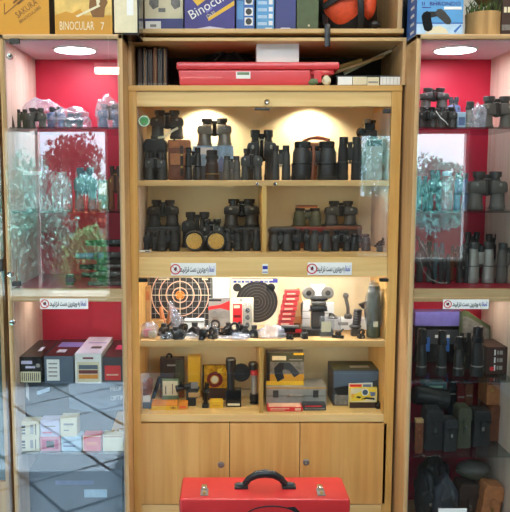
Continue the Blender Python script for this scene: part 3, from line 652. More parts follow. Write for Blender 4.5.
# orange and black bag
xa, xb = at(321, 10, YU).x, at(383, 10, YU).x; bw = xb-xa
t = thing('duffel_bag', 'orange-red bag with black straps on the upper shelf at right', 'bag', ((xa+xb)/2, YU+.085, UZ))
hb = Z(-30, YU)-UZ
b = MB().blob(bw*.50, .072, hb*.54, .06, 1.8, 4, (0, 0, hb*.5), 4); o = b.build('body', 'black_soft', t)
for v in o.data.vertices: v.co.z = max(.0005, v.co.z)
b = MB().blob(bw*.39, .074, hb*.45, .03, 1.6, 4, (-.016, -.010, hb*.52), 6); o = b.build('orange_panel', 'orange_red', t)
for v in o.data.vertices: v.co.z = max(.004, v.co.z)
b = MB().blob(bw*.13, .045, hb*.26, .06, 2., 3, (bw*.29, -.046, hb*.50), 9); b.build('side_pocket', 'orange_red', t)
MB().tube([(bw*.08, -.055, hb*.98), (bw*.10, -.094, hb*.7), (bw*.13, -.098, hb*.45), (bw*.15, -.085, hb*.2), (bw*.16, -.065, hb*.04)], .011, 8, .35).build('strap', 'black', t)
MB().tube([(-bw*.45, -.055, hb*.44), (-bw*.25, -.091, hb*.54), (0, -.100, hb*.60), (bw*.15, -.098, hb*.64), (bw*.34, -.085, hb*.68)], .010, 8, .4).build('strap', 'black', t)
ys = Y0-.008-(YU+.085)
MB().tube([(-bw*.40, -.03, hb*.35), (-bw*.42, -.08, hb*.12), (-bw*.43, ys+.004, .012), (-bw*.43, ys, -.004), (-bw*.43, ys, -.06)], .0095, 8, .3).build('shoulder_strap', 'black', t)
MB().blob(.02, .012, .014, .2, 3, 2, (bw*.38, -.08, hb*.12), 3).build('buckle', 'black', t)
# right top
t = carton(397.5, 410.5, -30, ZT+.0, .20, .06, 'gloss_black', 'narrow black box standing behind the blue binocular box', rz=0); face(t, .2, .5, .0, .9, 'dark_brown', 'edge')
x0, x1 = at(417.5, 10, .012).x, at(464, 10, .012).x
t = carton(417.5, 464, -22, ZT, .012, .12, 'sky_blue', 'sky blue box with a photo of black binoculars above the right showcase')
w, h = t['w'], t['h']
MB().box(-w/2-.0006, -w/2+.001, .001, .118, .002, h-.002).build('spine', 'blue', t)
for k in range(6): MB().box(-w/2-.0012, -w/2, .03, .07, h*(.06+k*.15), h*(.06+k*.15)+h*.05).build('spine_mark', 'white', t)
face(t, 0, 1, 0, .20, 'pale_blue', 'printed_sea'); face(t, .0, 1, .19, .215, 'blue', 'printed_line', .0006); fpoly(t, [(.18, .02), (.3, .12), (.5, .16), (.64, .1), (.7, .02)], 'cream', 'printed_sand', .0008); fpoly(t, [(.8, .06), (.95, .18), (.97, .16), (.84, .03)], 'blue', 'printed_mark', .0009)
fpoly(t, [(.10, .33), (.14, .39), (.22, .42), (.29, .38), (.32, .24), (.35, .14), (.33, .08), (.25, .05), (.17, .08), (.13, .18)], 'gloss_black', 'printed_barrel', .0011); fpoly(t, [(.40, .40), (.44, .45), (.52, .46), (.60, .41), (.71, .30), (.75, .24), (.72, .18), (.64, .18), (.52, .27), (.43, .33)], 'grey_dark', 'printed_barrel', .0011); fpoly(t, [(.26, .29), (.46, .33), (.46, .41), (.26, .41)], 'black', 'printed_bridge', .001)
ftext(t, 'BHRONDO', .60, .545, .095, 'indigo', 0, .66); ftext(t, 'II', .13, .545, .09, 'indigo', 0, .06); face(t, .58, .96, .445, .495, 'white', 'printed_label', .0013); face(t, .10, .30, .475, .49, 'indigo', 'printed_text')
# stump with moss and bird
x, w, h = fit(465, 502, 14.5, .085, ZT)
t = thing('wood_stump', 'light wooden stump with moss on top at the upper right', 'stump', (x, .085, ZT))
MB().lathe([(0, 0), (w*.50, 0), (w*.49, h*.2), (w*.475, h*.55), (w*.49, h), (0, h)], seg=28).build('log', 'stump', t)
b = MB()
rnd = random.Random(3)
for i in range(70):
    a, r = rnd.random()*6.28, w*.5*rnd.random()**.5; px_, py_ = r*math.cos(a), r*math.sin(a)
    b.tube([(px_, py_, h-.002), (px_+rnd.uniform(-.008, .008), py_+rnd.uniform(-.008, .004), h+.012+rnd.random()*.018), (px_+rnd.uniform(-.016, .016), py_-.004, h+.022+rnd.random()*.022)], [.0022, .0018, .0006], 4)
o = b.build('moss', 'moss', t); o['kind'] = 'stuff'
t2 = thing('stuffed_bird', 'brown feathered bird figure standing in the moss on the stump', 'bird', (x-.002, .085, ZT+h))
MB().blob(.034, .045, .05, .1, 2, 3, (0, 0, .075), 3).build('body', 'feather', t2); MB().prism([(.02, .09), (.075, .05), (.10, .065), (.05, .11)], -.012, .014, .004).build('wing', 'tan_leather', t2)
for s in (-1, 1): MB().tube([(s*.012, 0, .002), (s*.012, 0, .04)], .0025, 6).build('leg', 'orange', t2)
MB().blob(.02, .02, .02, .05, 2, 2, (-.02, -.01, .135), 1).build('head', 'feather', t2)
t = carton(503, 530, -20, ZT, .03, .1, 'dark_brown', 'dark box with white print at the top right corner'); 
for u in (.06, .2, .34): face(t, u, u+.1, .42, .52, 'cream', 'printed_letter')
face(t, .0, .5, .1, .2, 'photo_grey', 'printed_band')
# ================================================================== open bay above the centre cabinet
BZ = zt+.0045
lb = ['dark brown', 'glossy black', 'brown', 'pale brown', 'black', 'dark grey']
for k, (a, b_, m, top) in enumerate(((137.5, 142.2, 'dark_brown', 48), (142.8, 147.2, 'gloss_black', 47), (147.8, 152.4, 'dark_leather', 49), (153, 157.2, 'brown_leather', 47), (157.8, 162.2, 'gloss_black', 48.5), (162.8, 167, 'dark_brown', 47.5))):
    t = carton(a, b_, top, BZ, .20, .08, m, '%s slim upright case, number %s from the left beside the red tray' % (lb[k], ['one', 'two', 'three', 'four', 'five', 'six'][k]), 'case', 'slim_case', 'slim cases standing beside the red tray')
    face(t, .40, .60, .03, .97, 'kraft' if k in (1, 3, 5) else 'grey_rubber', 'spine_edge', .002, .0004); MB().box(-t['w']*.46, t['w']*.46, -.0012, .0002, t['h']*.05, t['h']*.12).build('label_band', 'photo_grey', t)
def wx(p0, p1, py, Y): return at(p0, py, Y).x, at(p1, py, Y).x
xa, xb = wx(176, 340, 70, .135); YT = .135
zl0, zl1 = Z(69.5, YT), Z(61.5, YT)
t = thing('plastic_tray', 'red plastic tote tray with a white label in the open bay', 'tray', ((xa+xb)/2, YT+.09, BZ)); lx = t.location
def lw(n, m, x0, x1, y0, y1, z0, z1, bev=.003): return wpart(n, m, t, x0, x1, y0, y1, z0, z1, bev)
xc, xd = wx(179.5, 311, 76, YT)
MB().prism([(xc-lx.x, .0), (xd-lx.x, .0), (xd-lx.x, zl0-BZ), (xc-lx.x-.006, zl0-BZ)], -.085, .08, .006).build('body', 'red_plastic', t)
MB().box(xa-lx.x, xb-lx.x, -.09, .085, zl0-BZ, zl1-BZ, .008).build('rim', 'red_plastic', t)
xe, xf = wx(316, 334, 76, YT); lw('handle_recess', 'red_plastic', xd-.004, xe+.006, YT+.03, YT+.16, BZ+.002, zl0-.012); MB().tube([(xd-lx.x+.004, -.07, zl0-BZ-.006), ((xd+xf)/2-lx.x, -.082, zl0-BZ-.010), (xf-lx.x, -.07, zl0-BZ-.006)], .010, 8, .7).build('handle', 'red_plastic', t)
xe, xf = wx(314, 322, 76, YT); lw('latch', 'red_plastic', xe, xf, YT+.004, YT+.02, BZ+.008, zl0-.002)
xe, xf = wx(236, 250.5, 75, YT); lw('label', 'white', xe, xf, YT+.0035, YT+.006, Z(78.5, YT), Z(71.5, YT), .0003); lw('label_print', 'sage', xe+.004, xf-.004, YT+.003, YT+.0045, Z(74.8, YT), Z(72, YT), .0003)
rimz = zl1
t = carton(256.5, 299, 43.5, rimz, .17, .09, 'white', 'plain white carton lying on the red tray', rz=0)
MB().box(-t['w']/2+.0005, t['w']/2-.0005, -.0006, .0002, .001, t['h']*.06).build('tape', 'cream', t)
x, w, h = fit(205, 252, 44, .375, rimz)
t = thing('backpack', 'black crumpled bag lying behind the red tray', 'bag', (x, .375, BZ)); b = MB().blob(w/2, .04, (rimz-BZ+h)*.52, .3, 2.4, 4, (0, 0, (rimz-BZ+h)*.5), 5); b.build('body', 'black_soft', t)
MB().tube([(-w*.3, -.05, rimz-BZ+h*.3), (0, -.055, rimz-BZ+h*.8), (w*.3, -.05, rimz-BZ+h*.3)], .006, 6).build('strap', 'black', t)
t = carton(336, 402, 75.5, BZ, .15, .16, 'gloss_black', 'flat black open tray with white cards at the right of the bay', 'tray', 'card_tray')
face(t, .0, 1, .90, 1, 'grey_dark', 'rim', .001)
zt2 = BZ+t['h']
for k, (a, b_) in enumerate(((337.5, 352), (352.5, 366.5), (380, 402))):
    face(t, (a-336)/66, (b_-336)/66, .08, .88, 'white' if k != 1 else 'cream', 'card', .0022)
for k in range(5): face(t, .70+k*.055, .704+k*.055, .12, .84, 'grey_card', 'tab_mark', .0026)
t = carton(367, 379, 77, BZ, .147, .002, 'cream', 'small cream card leaning against the flat black tray', 'card', 'card')
face(t, .1, .9, .3, .5, 'grey_card', 'printed_line')
for k, (a, za, b_, zb_, m, Y) in enumerate(((333, 73.0, 384, 56, 'kraft', .25), (344, 73.5, 392, 50, 'cream', .27), (338, 67, 362, 60, 'gold_print', .29))):
    p0, p1 = at(a, za, Y), at(b_, zb_, Y); c = (p0+p1)/2
    o = MB().tube([p0-c, p1-c], .006, 6, .5).build('plank_offcut', m, None, c); tag(o, ['kraft wooden slat leaning diagonally behind the flat black tray', 'long cream slat leaning towards the upper right of the bay', 'short gold-coloured slat lying behind the leaning slats'][k], 'slat', 'slats leaning in the bay')
p = at(391, 50, .28); t = thing('clamp_lamp', 'small chrome lamp head at the right end of the open bay', 'lamp', (p.x, .28, p.z)); R = Matrix.Rotation(math.radians(80), 4, 'Y')
MB().lathe([(0, -.02), (.010, -.02), (.013, 0), (.018, .02), (.014, .02), (0, .006)], seg=20, mx=R).build('shade', 'chrome', t); MB().tube([(-.015, 0, 0), (-.03, .02, -.01), (-.03, .16, -.012)], .003, 6).build('arm', 'chrome', t)
for k, (a, b_, top, m) in enumerate(((308, 318, 79, 'sage'), (322, 331, 76, 'cream'))):
    x, w, h = fit(a, b_, top, .145, BZ); o = MB().blob(w/2, .012, h*.55, .4, 3, 2, (0, 0, h*.5), k+2).build('crumpled_paper', m, None, (x, .138+.0, BZ))
    tag(o, ['crumpled greenish paper scrap under the red tray handle', 'crumpled cream paper scrap beside the flat black tray'][k], 'paper')
# ================================================================== first shelf of the centre cabinet
B1 = T1+.0005; G1 = 'binoculars on the top glazed shelf'
ztop = Z(139.5, .28)
leather_case(145, 167.5, 139.5, B1, .27, .09, 'black_leather', 'black leather case at the far left under grey binoculars, top shelf')
t = carton(168, 190, 139.5, B1, .225, .09, 'brown_leather', 'upright brown leather case with tan front label, top shelf left', 'case', 'leather_case', bev=.004); 
face(t, .05, .95, .80, .98, 'tan_leather', 'lid', .003, .001); face(t, .10, .78, .38, .66, 'tan_leather', 'front_label', .003, .001); face(t, .55, .70, .10, .85, 'dark_leather', 'strap', .005, .001)
for v in (.3, .6): face(t, .57, .68, v, v+.05, 'brass', 'buckle', .006, .0004)
MB().tube([(-t['w']/2-.001, .04, t['h']*.9), (-t['w']*.2, -.005, t['h']*1.0)], .003, 6).build('carry_strap', 'dark_leather', t)
t = bino('porro', 'grey', 150.5, 184, 110.5, ztop, .265, 'weathered grey binoculars on top of black and brown leather cases', G1)
o = MB().tube([at(158, 138, .21), at(164, 137, .205), at(172, 131, .21), at(178, 128, .22)], .0042, 6, .5).build('leather_strap', 'cream', None); tag(o, 'pale strap hanging across the grey binoculars at upper left', 'strap')
bino('porro', 'dark', 145, 166, 153, B1, .185, 'small dark binoculars in front of the black leather case, top shelf left', G1)
bino('roof', 'black', 184.5, 202, 147.5, B1, .19, 'narrow black binoculars between the brown case and the picture box', G1)
t = carton(192.5, 233.5, 145.5, B1, .285, .07, 'photo_sky', 'blue picture box carrying binoculars on the top glazed shelf')
face(t, .0, 1, .0, .42, 'slate', 'printed_hills'); face(t, .1, .5, .75, .95, 'white', 'printed_cloud', .0007); fpoly(t, [(.5, .3), (.7, .7), (.85, .5), (1, .6), (1, .2)], 'steel_blue', 'printed_mountain', .0009)
ztb = B1+t['h']
bino('porro', 'pewter', 197, 232, 118.5, ztb, .315, 'pewter-toned binoculars standing on the blue picture box', G1)
bino('mono', 'brown', 204.5, 219.5, 150, B1, .20, 'dark brown monocular in front of the blue picture box', G1)
bino('roof', 'grey', 222.5, 241, 156, B1, .19, 'short grey binoculars right of the brown monocular', G1)
bino('porro', 'black', 246.5, 277, 130, B1, .30, 'tallest black binoculars at the glass seam on the top shelf', G1)
bino('porro', 'dark', 240.5, 262.5, 148.5, B1, .18, 'dark binoculars in front left of the tallest black pair', G1)
bino('roof', 'dark', 270.5, 291, 145.5, B1, .20, 'dark straight-barrelled binoculars right of the glass seam', G1)
bino('roof', 'black', 290.5, 338.5, 141.5, B1, .21, 'wide black binoculars with a brown strap between the barrels', G1)
x, w, h = fit(304, 332, 133.5, .31, B1)
t = carton(306, 330, 142, B1, .285, .07, 'brown_leather', 'brown leather case standing behind the wide black binoculars', 'case', 'leather_case', bev=.004); face(t, .05, .95, .8, .97, 'tan_leather', 'lid', .002, .001)
zc = B1+t['h']; p = at(317, 140, .32)
b = MB().tube([(-.045, 0, .006), (-.03, -.02, .014), (.0, -.015, .02), (.03, -.02, .012), (.045, 0, .01), (.02, .015, .016), (-.02, .015, .018), (-.05, .01, .006)], .0055, 8, .6); o = b.build('coiled_strap', 'brown_leather', None, (p.x, .32, zc)); tag(o, 'coiled brown leather strap on top of the brown case, centre right', 'strap')
o = MB().tube([at(313.5, 145, .185), at(313.8, 158, .182), at(313, 172, .183), at(312, 178.5, .185)], .0055, 8, .5).build('leather_strap', 'brown_leather', None); tag(o, 'brown strap hanging between the barrels of the wide black binoculars', 'strap')
bino('roof', 'soft', 337, 363, 137, B1, .21, 'black tapered binoculars right of the wide black pair', G1)
t = carton(366, 382.5, 138.5, B1, .155, .09, 'grey_card', 'grey box at the right end carrying a folded black camera'); face(t, .05, .95, .82, .96, 'black', 'label_band')
zc = B1+t['h']; x, w, h = fit(360, 381.5, 117, .20, zc)
t = thing('folding_camera', 'black folding camera lying on the grey box at top right', 'camera', (x, .27, zc))
MB().box(-w*.42, w*.44, -.025, .03, .0, h*.46, .005).build('body', 'black', t); MB().box(-w*.16, w*.36, -.02, .02, h*.45, h*.8, .005).build('top_housing', 'gloss_black', t)
MB().lathe([(0, 0), (.016, 0), (.018, .008), (.013, .02), (0, .018)], (-w*.34, -.022, h*.35), 18, Matrix.Rotation(math.pi/2, 4, 'X')).build('lens', 'gloss_black', t); MB().lathe([(0, 0), (.012, 0), (.012, .014), (0, .014)], (w*.02, 0, h*.8), 18).build('dial', 'pewter', t); MB().lathe([(0, 0), (.010, 0), (.010, .010), (0, .010)], (w*.3, 0, h*.8), 18).build('dial', 'gloss_black', t)
MB().tube([(w*.44, -.01, h*.3), (w*.47, -.02, -.03), (w*.46, -.02, -.10)], .003, 6).build('strap', 'black', t)
# ================================================================== second shelf, left bay
B2 = T2+.0005; G2 = 'binoculars on the second glazed shelf'
t = carton(146.5, 179, 226.5, B2, .26, .10, 'black_leather', 'black ribbed case under the left binoculars, second shelf', 'case', 'leather_case', bev=.004)
for v in (.30, .45, .60, .75): face(t, .03, .97, v, v+.05, 'dark_leather', 'rib', .002, .0006)
za = B2+t['h']
bino('porro', 'soft', 147.5, 179, 200, za, .30, 'black binoculars on the ribbed black case, second shelf far left', G2)
bino('roof', 'soft', 156, 180, 230, B2, .18, 'small black binoculars in front of the ribbed black case', G2)
bino('porro', 'soft', 143.5, 158, 232, B2, .19, 'small black binoculars in the lower left corner of the second shelf', G2)
t = carton(139.5, 151, 252.0, B2, .14, .012, 'white', 'small white price tag lying at the left end of the second shelf', 'tag', 'price_tag', h=.006); face(t, .5, .9, .2, .8, 'ink', 'print')
x, w, h = fit(185, 226, 238, .26, B2)
bino('porro', 'soft', 181.5, 213.5, 212, B2, .31, 'black binoculars behind the amber-lensed pair, second shelf', G2)
bino('porro', 'black', 200, 224, 219, B2, .25, 'slim black binoculars half hidden behind the amber-lensed pair', G2)
bino('lying', 'soft', 185, 225.5, 238, B2, .17, 'black binoculars lying down with amber lenses facing the glass', G2)
t = carton(223, 261.5, 227.5, B2, .27, .11, 'black_soft', 'black case under the tall binoculars left of the divider', 'case', 'leather_case', bev=.004); face(t, .0, 1, .78, .96, 'black', 'lid', .002, .001); za = B2+t['h']
bino('porro', 'black', 223.5, 259.5, 199, za, .31, 'large black binoculars with two white dots beside the divider', G2)
t = bpy.data.objects['binoculars']
for px in (230, 250):
    pass
bino('roof', 'black', 223, 242, 229, B2, .19, 'short black binoculars in front of the black case, left one', G2)
bino('roof', 'soft', 242, 261, 230, B2, .19, 'short matte black binoculars beside the divider, in front of the case', G2)
# right bay
t = leather_case(268.5, 297, 227, B2, .27, .09, 'black_leather', 'black leather case right of the divider on the second shelf')
bino('roof', 'dark', 268.5, 292, 231, B2, .18, 'dark grey binoculars in front of the case right of the divider', G2)
t = carton(293, 325, 226.5, B2, .27, .10, 'brown_leather', 'reddish brown case under the lidded binoculars, second shelf', 'case', 'leather_case', bev=.004); face(t, .0, 1, .80, .96, 'maroon', 'lid', .002, .001); za = B2+t['h']
bino('roof', 'olive', 292.5, 322, 208, za, .31, 'squat olive-black binoculars with a brown lid on the reddish case', G2)
xx, w, h = fit(296.5, 317.5, 205.2, .31, za); t = carton(296.5, 317.5, 205.2, Z(208, .31), .295, .04, 'brown_leather', 'brown leather lid covering the eyepieces of squat binoculars', 'cover', 'leather_cover'); face(t, .02, .98, .0, .5, 'tan_leather', 'stitched_edge', .0006)
bino('porro', 'soft', 292, 312, 229, B2, .20, 'small black binoculars in front of the reddish brown case', G2)
bino('roof', 'dark', 309, 331, 230, B2, .175, 'grey-fronted binoculars at the middle of the right bay', G2)
t = carton(325, 362, 225.5, B2, .27, .10, 'dark_leather', 'dark brown case under the silver-plated binoculars, second shelf', 'case', 'leather_case', bev=.004); face(t, .0, 1, .84, .97, 'brown_leather', 'lid', .002, .001); za = B2+t['h']
bino('porro', 'dark', 324.5, 357, 201, za, .31, 'binoculars with silver plates on the dark brown case', G2)
bino('porro', 'black', 331, 351, 230, B2, .18, 'small black binoculars in front of the dark brown case', G2)
bino('roof', 'black', 349, 371, 234, B2, .19, 'black binoculars with a white dot near the coiled cable', G2)
p = at(381, 250, .18); t = thing('coiled_cable', 'coiled black cable at the right end of the second shelf', 'cable', (p.x, .18, B2))
pts = [(.026*(1-.02*i)*math.cos(i*.5), .02*math.sin(i*.5), .006+.018*(i % 13)/13+.0006*i) for i in range(40)]
MB().tube(pts, .0028, 6).build('cord', 'gloss_black', t); MB().box(-.02, .0, -.028, -.014, .0, .02, .003).build('connector', 'grey_dark', t); MB().box(.006, .024, -.026, -.012, .0, .012, .002).build('connector', 'white', t)
# ================================================================== third shelf of the centre cabinet: targets and small mounts
B3 = T3+.0005
def lean(t, a=.05): t.rotation_euler = (a, 0, 0); return t
t = carton(147.5, 212.5, 277.5, B3, .355, .003, 'ink', 'black target poster with orange rings and a white grid, left on the third shelf', 'target', 'target_poster', h=Z(277.5, .355)-B3-.002)
w, h = t['w'], t['h']; cu, cv = .50, 1-(300-277.5)/(341-277.5)*1.0
r_ = w/65.
for k in range(-5, 6):
    u = cu+k*6.2/65.
    if 0 < u < 1: face(t, u-.004, u+.004, .0, 1, 'grey_card', 'grid_line', .0004)
for k in range(-6, 4):
    v = cv+k*6.2*r_/h
    if 0 < v < 1: face(t, .0, 1, v-.005, v+.005, 'grey_card', 'grid_line', .0004)
for r, d, m in ((29, .9, 'peach'), (21.5, .9, 'peach'), (14.5, .9, 'peach'), (8, .9, 'peach'), (4.6, 1, 'orange')): fdisc(t, cu, cv, r*r_, m, 'ring', .0008, (r-d)*r_)
face(t, cu-.006, cu+.006, .05, 1, 'cream', 'cross_line', .0009); face(t, .02, .98, cv-.007, cv+.007, 'cream', 'cross_line', .0009); fdisc(t, cu, cv, 3*r_, 'orange', 'bullseye', .0012)
face(t, .17, .34, .955, .985, 'cream', 'printed_text', .001); face(t, .84, .93, .955, .985, 'cream', 'printed_mark', .001)
lean(t, -.02)
t = carton(139.8, 144.5, 280, B3, .30, .05, 'white', 'tall white box standing at the left wall of the third shelf'); face(t, .1, .9, .1, .3, 'cream', 'label')
t = carton(145.5, 150, 287, B3, .29, .05, 'kraft', 'narrow kraft box between the tall white box and the ringed target'); face(t, .1, .9, .7, .9, 'tan_leather', 'label')
t = carton(150, 163, 321, B3, .26, .05, 'kraft', 'low kraft box at the lower left of the ringed target'); face(t, .1, .9, .2, .7, 'ochre', 'label')
x, w, h = fit(140, 159, 323, .17, B3)
t = thing('plastic_bag', 'clear bag with pink and cream contents at the left end of the third shelf', 'bag', (x, .17, B3))
MB().blob(w*.5, .025, h*.55, .3, 2.5, 3, (0, 0, h*.52), 3).build('bag_film', 'wrap', t); MB().box(-w*.3, w*.1, -.008, .01, .004, h*.6, .004).build('contents', 'pink', t); MB().box(-w*.05, w*.36, -.014, -.004, .003, h*.5, .004).build('card', 'cream', t)
t = thing('wooden_fork', 'brown wooden forked rest leaning against the ringed target', 'rest', (at(166, 330, .30).x, .30, B3))
for s in (-1, 1): MB().tube([(0, 0, .002), (s*.012, 0, .04), (s*.02, .01, .085)], [.009, .009, .007], 8).build('prong', 'tan_leather', t)
p0 = at(178, 335, .27); t = thing('pouch', 'tapered silvery plastic pouch standing before the ringed target', 'pouch', (p0.x, .27, B3))
MB().tube([(.0, 0, .003), (.0, 0, .03), (-.016, 0, .075), (-.031, 0, .115)], [.03, .028, .015, .004], 12, .4).build('film', 'wrap', t); MB().tube([(.004, 0, .004), (-.004, 0, .04), (-.018, 0, .085)], [.012, .01, .006], 8, .5).build('contents', 'silver', t)
t = carton(184.5, 204, 320, B3, .235, .04, 'white', 'small white box with a grey top edge under the ringed target'); face(t, .0, 1, .82, .96, 'grey_card', 'lid_edge', .001); 
t = carton(210.5, 229.5, 277.8, B3, .37, .006, 'white', 'blank white card hanging behind the red pellet pack', 'card', 'white_card', h=Z(277.8, .37)-Z(298, .37)); t.location.z = Z(298, .37); face(t, .3, .7, .86, .94, 'cream', 'slot')
t = carton(208.5, 230, 298.5, B3, .345, .008, 'grey_card', 'blister card with a red funnel print and two steel rings', 'pack', 'blister_pack', h=Z(298.5, .345)-B3)
fpoly(t, [(.0, .72), (.55, .78), (.98, .92), (.98, .58), (.55, .66), (.0, .60)], 'red_print', 'printed_funnel'); face(t, .02, .6, .90, .97, 'ink', 'printed_text')
for u in (.28, .72): fdisc(t, u, .46, .0135, 'pewter', 'steel_ring', .006, .009)
t = carton(230.5, 277.5, 277.8, B3, .37, .003, 'cream', 'cream target sheet with a big black bull and blue heading behind the red blister pack', 'target', 'target_sheet'); w, h = t['w'], t['h']

for k, (u0, u1) in enumerate(((.06, .13), (.15, .22), (.24, .29), (.31, .40), (.42, .47), (.52, .60), (.62, .70), (.72, .80), (.82, .90))): face(t, u0, u1, .90, .945, 'steel_blue' if k % 2 else 'ink_blue', 'heading_letter', .0006)

for r, m, l in ((21, 'ink', .0006), ): fdisc(t, .56, .50, r*w/47, m, 'bull', l)
for r in (18, 15, 12, 9, 6, 3): fdisc(t, .56, .50, r*w/47, 'grey_rubber', 'ring', .0009, (r-.45)*w/47)
for u in (.14, .86): fdisc(t, u, .80, 4.2*w/47, 'ink', 'corner_bull', .0006)
face(t, .02, .98, .985, .998, 'ink', 'top_edge'); face(t, .9, 1, .9, .98, 'ink_blue', 'printed_corner', .0008)
t = carton(230.5, 253.5, 297.5, B3, .26, .004, 'cream', 'clear blister pack with a red card and black parts in front of the target sheet', 'pack', 'blister_pack'); w, h = t['w'], t['h']
face(t, .10, .50, .24, .82, 'red_print', 'red_card', .001); face(t, .14, .44, .42, .50, 'maroon', 'printed_text', .0014); face(t, .14, .40, .70, .78, 'peach', 'printed_text', .0014); fdisc(t, .46, .93, .006, 'grey_card', 'hang_hole', .0006)
MB().box(w*.03, w*.44, -.02, .0, h*.10, h*.84, .006).build('blister', 'acrylic', t)
for v in (.22, .44, .64): MB().blob(.008, .006, .009, .3, 2, 2, (w*.24, -.009, v*h), int(v*10)).build('part', 'gloss_black', t)
# plastic bags
plastic_bag(258, 286, 326, B3, .17, 'crumpled clear plastic bag beside the red tins on the third shelf', .05, 2, None, 'wrap', .5)
plastic_bag(216, 246, 336, B3, .155, 'flat clear bag of small parts at the front of the third shelf, centre left', .03, 4, None, 'wrap', .5)
plastic_bag(204, 219, 326, B3, .19, 'small clear bag among black scope mounts left of centre', .03, 6, None, 'wrap', .5)
plastic_bag(185, 198, 333, B3, .15, 'small clear bag at the shelf edge below the small white box', .02, 8, None, 'wrap', .5)
plastic_bag(160, 174, 333, B3, .145, 'small clear bag at the shelf edge under the wooden forked rest', .02, 12, None, 'wrap', .5)
plastic_bag(232, 250, 333, B3, .142, 'small clear bag at the shelf edge before the red blister pack', .02, 14, None, 'wrap', .5)
# red tins
zz = Z(334, .20); 
for k in range(7):
    a0 = 278.5+k*1.05; y1 = 331-k*5.4
    xa, xb = at(a0, y1, .21).x, at(a0+15, y1, .21).x; hz = 4.6*.0034
    t = thing('pellet_tin', 'flat red tin in the leaning stack, %s' % ['bottom one', 'second from the bottom', 'third from the bottom', 'middle one', 'third from the top', 'second from the top', 'topmost one'][k], 'tin', ((xa+xb)/2, .225, B3+.034+k*hz*1.16), .1*(k % 2), 'red tins stacked on the third shelf')
    w = xb-xa; MB().box(-w/2, w/2, -.018, .018, 0, hz, .003).build('body', 'red_plastic', t); MB().box(-w*.46, w*.46, -.0188, .0188, hz*.99, hz*1.14, .001).build('lid_rim', 'red', t); MB().box(-w*.36, w*.2, -.0186, -.017, hz*.3, hz*.6).build('print', 'peach', t)
t = carton(278.5, 302.5, 332.5, B3, .17, .09, 'gloss_black', 'flat black case with a steel tool on its top below the red tins', 'case', 'flat_case', h=.0335, bev=.002); w, h = t['w'], t['h']
face(t, .0, 1, .45, .55, 'maroon', 'seam'); MB().box(-w*.4, w*.35, .006, .018, h, h+.008, .002).build('tool', 'pewter', t); face(t, .7, .95, .55, .9, 'red_print', 'sticker', .001)
t = thing('card_wedge', 'tall brown folded card standing behind the red tins', 'card', (at(297, 310, .30).x, .30, B3))
MB().prism([(-.022, 0), (.022, 0), (.022, .105), (.006, .155), (-.022, .10)], 0, .02, .001).build('body', 'kraft', t); MB().box(-.018, .018, -.001, .0002, .02, .05).build('printed_panel', 'tan_leather', t)
# scope holder
p0 = at(317, 334, .22); t = thing('scope_mount', 'black rifle-rest mount with two grey wheels on a white card, centre right', 'mount', (p0.x, .22, B3))
w1 = .0036
MB().box(-.055, .055, -.03, .03, 0, .024, .004).build('base', 'black', t); MB().box(-.022, .026, -.014, .016, .024, .086, .005).build('column', 'grey_dark', t)
for k, (z0, z1, ww) in enumerate(((.088, .106, .030), (.108, .124, .026), (.126, .138, .032))): MB().box(-ww+.004, ww+.004, -.018, .018, z0, z1, .006).build('saddle', ('black', 'grey_rubber', 'black')[k], t)
MB().box(-.03, .036, -.010, .010, .086, .09, .002).build('bracket', 'gloss_black', t)
R = Matrix.Rotation(math.pi/2, 4, 'X')
for s in (-1, 1):
    MB().lathe([(0, -.008), (.02, -.008), (.023, 0), (.02, .008), (0, .008)], (s*.034+.002, 0, .152), 22, R).build('wheel', 'pewter', t)
    MB().lathe([(0, .008), (.010, .008), (.009, .011), (0, .011)], (s*.034+.002, 0, .152), 18, R).build('hub', 'grey_dark', t)
MB().box(-.022, .026, .012, .016, .138, .18, .001).build('backing_card', 'white', t)
t = carton(300.5, 310, 302, B3, .30, .03, 'white', 'tall white box at the left of the rifle-rest mount'); face(t, .05, .95, .66, .68, 'grey_card', 'seam'); face(t, .05, .95, .40, .42, 'grey_card', 'seam')
t = carton(324, 334, 303, B3, .30, .03, 'white', 'tall white box at the right of the rifle-rest mount'); face(t, .05, .95, .60, .62, 'grey_card', 'seam')
t = carton(320.5, 341, 317.5, B3, .165, .03, 'acrylic', 'clear acrylic box in front of the tall white box', 'box', 'acrylic_box', part='shell'); face(t, .04, .5, .3, .8, 'cream', 'label', .001)
t = carton(334.5, 368, 319, B3, .27, .05, 'white', 'wide white box under the ribbed black grip'); face(t, .1, .4, .5, .75, 'grey_card', 'printed_text'); face(t, .0, 1, .02, .12, 'ochre', 'base_band'); zbx = B3+t['h']
t = thing('hinged_arm', 'dumbbell-shaped dark metal arm standing upright on the wide white box', 'arm', (at(347, 318, .285).x, .285, zbx))
MB().tube([(.004, 0, .006), (.003, 0, .04), (-.006, 0, .078)], .0065, 10).build('rod', 'grey_rubber', t); MB().lathe([(0, 0), (.014, 0), (.015, .012), (.010, .018), (0, .018)], (.004, 0, 0), 16).build('foot', 'grey_dark', t); MB().blob(.0115, .010, .012, .05, 1, 2, (-.006, 0, .085), 1).build('ball', 'grey_rubber', t)
p0 = at(356.5, 330, .20); t = thing('ribbed_grip', 'ribbed black folding grip standing in front of the wide white box', 'grip', (p0.x, .20, B3))
MB().blob(.022, .018, .010, .1, 2, 3, (-.004, 0, .034), 2).build('foot', 'black', t); MB().box(-.02, .012, -.012, .012, 0, .03, .004).build('block', 'grey_dark', t)
for k in range(6): MB().lathe([(0, 0), (.013, 0), (.0155, .003), (.0155, .006), (.013, .009), (0, .009)], (.0+k*.0007, 0, .042+k*.0088), 16).build('rib', 'black', t)
p0 = at(363, 307, .32); t = thing('rifle_bracket', 'small black angled bracket beside the wrapped roll, above the ribbed grip', 'bracket', (p0.x, .30, zbx))
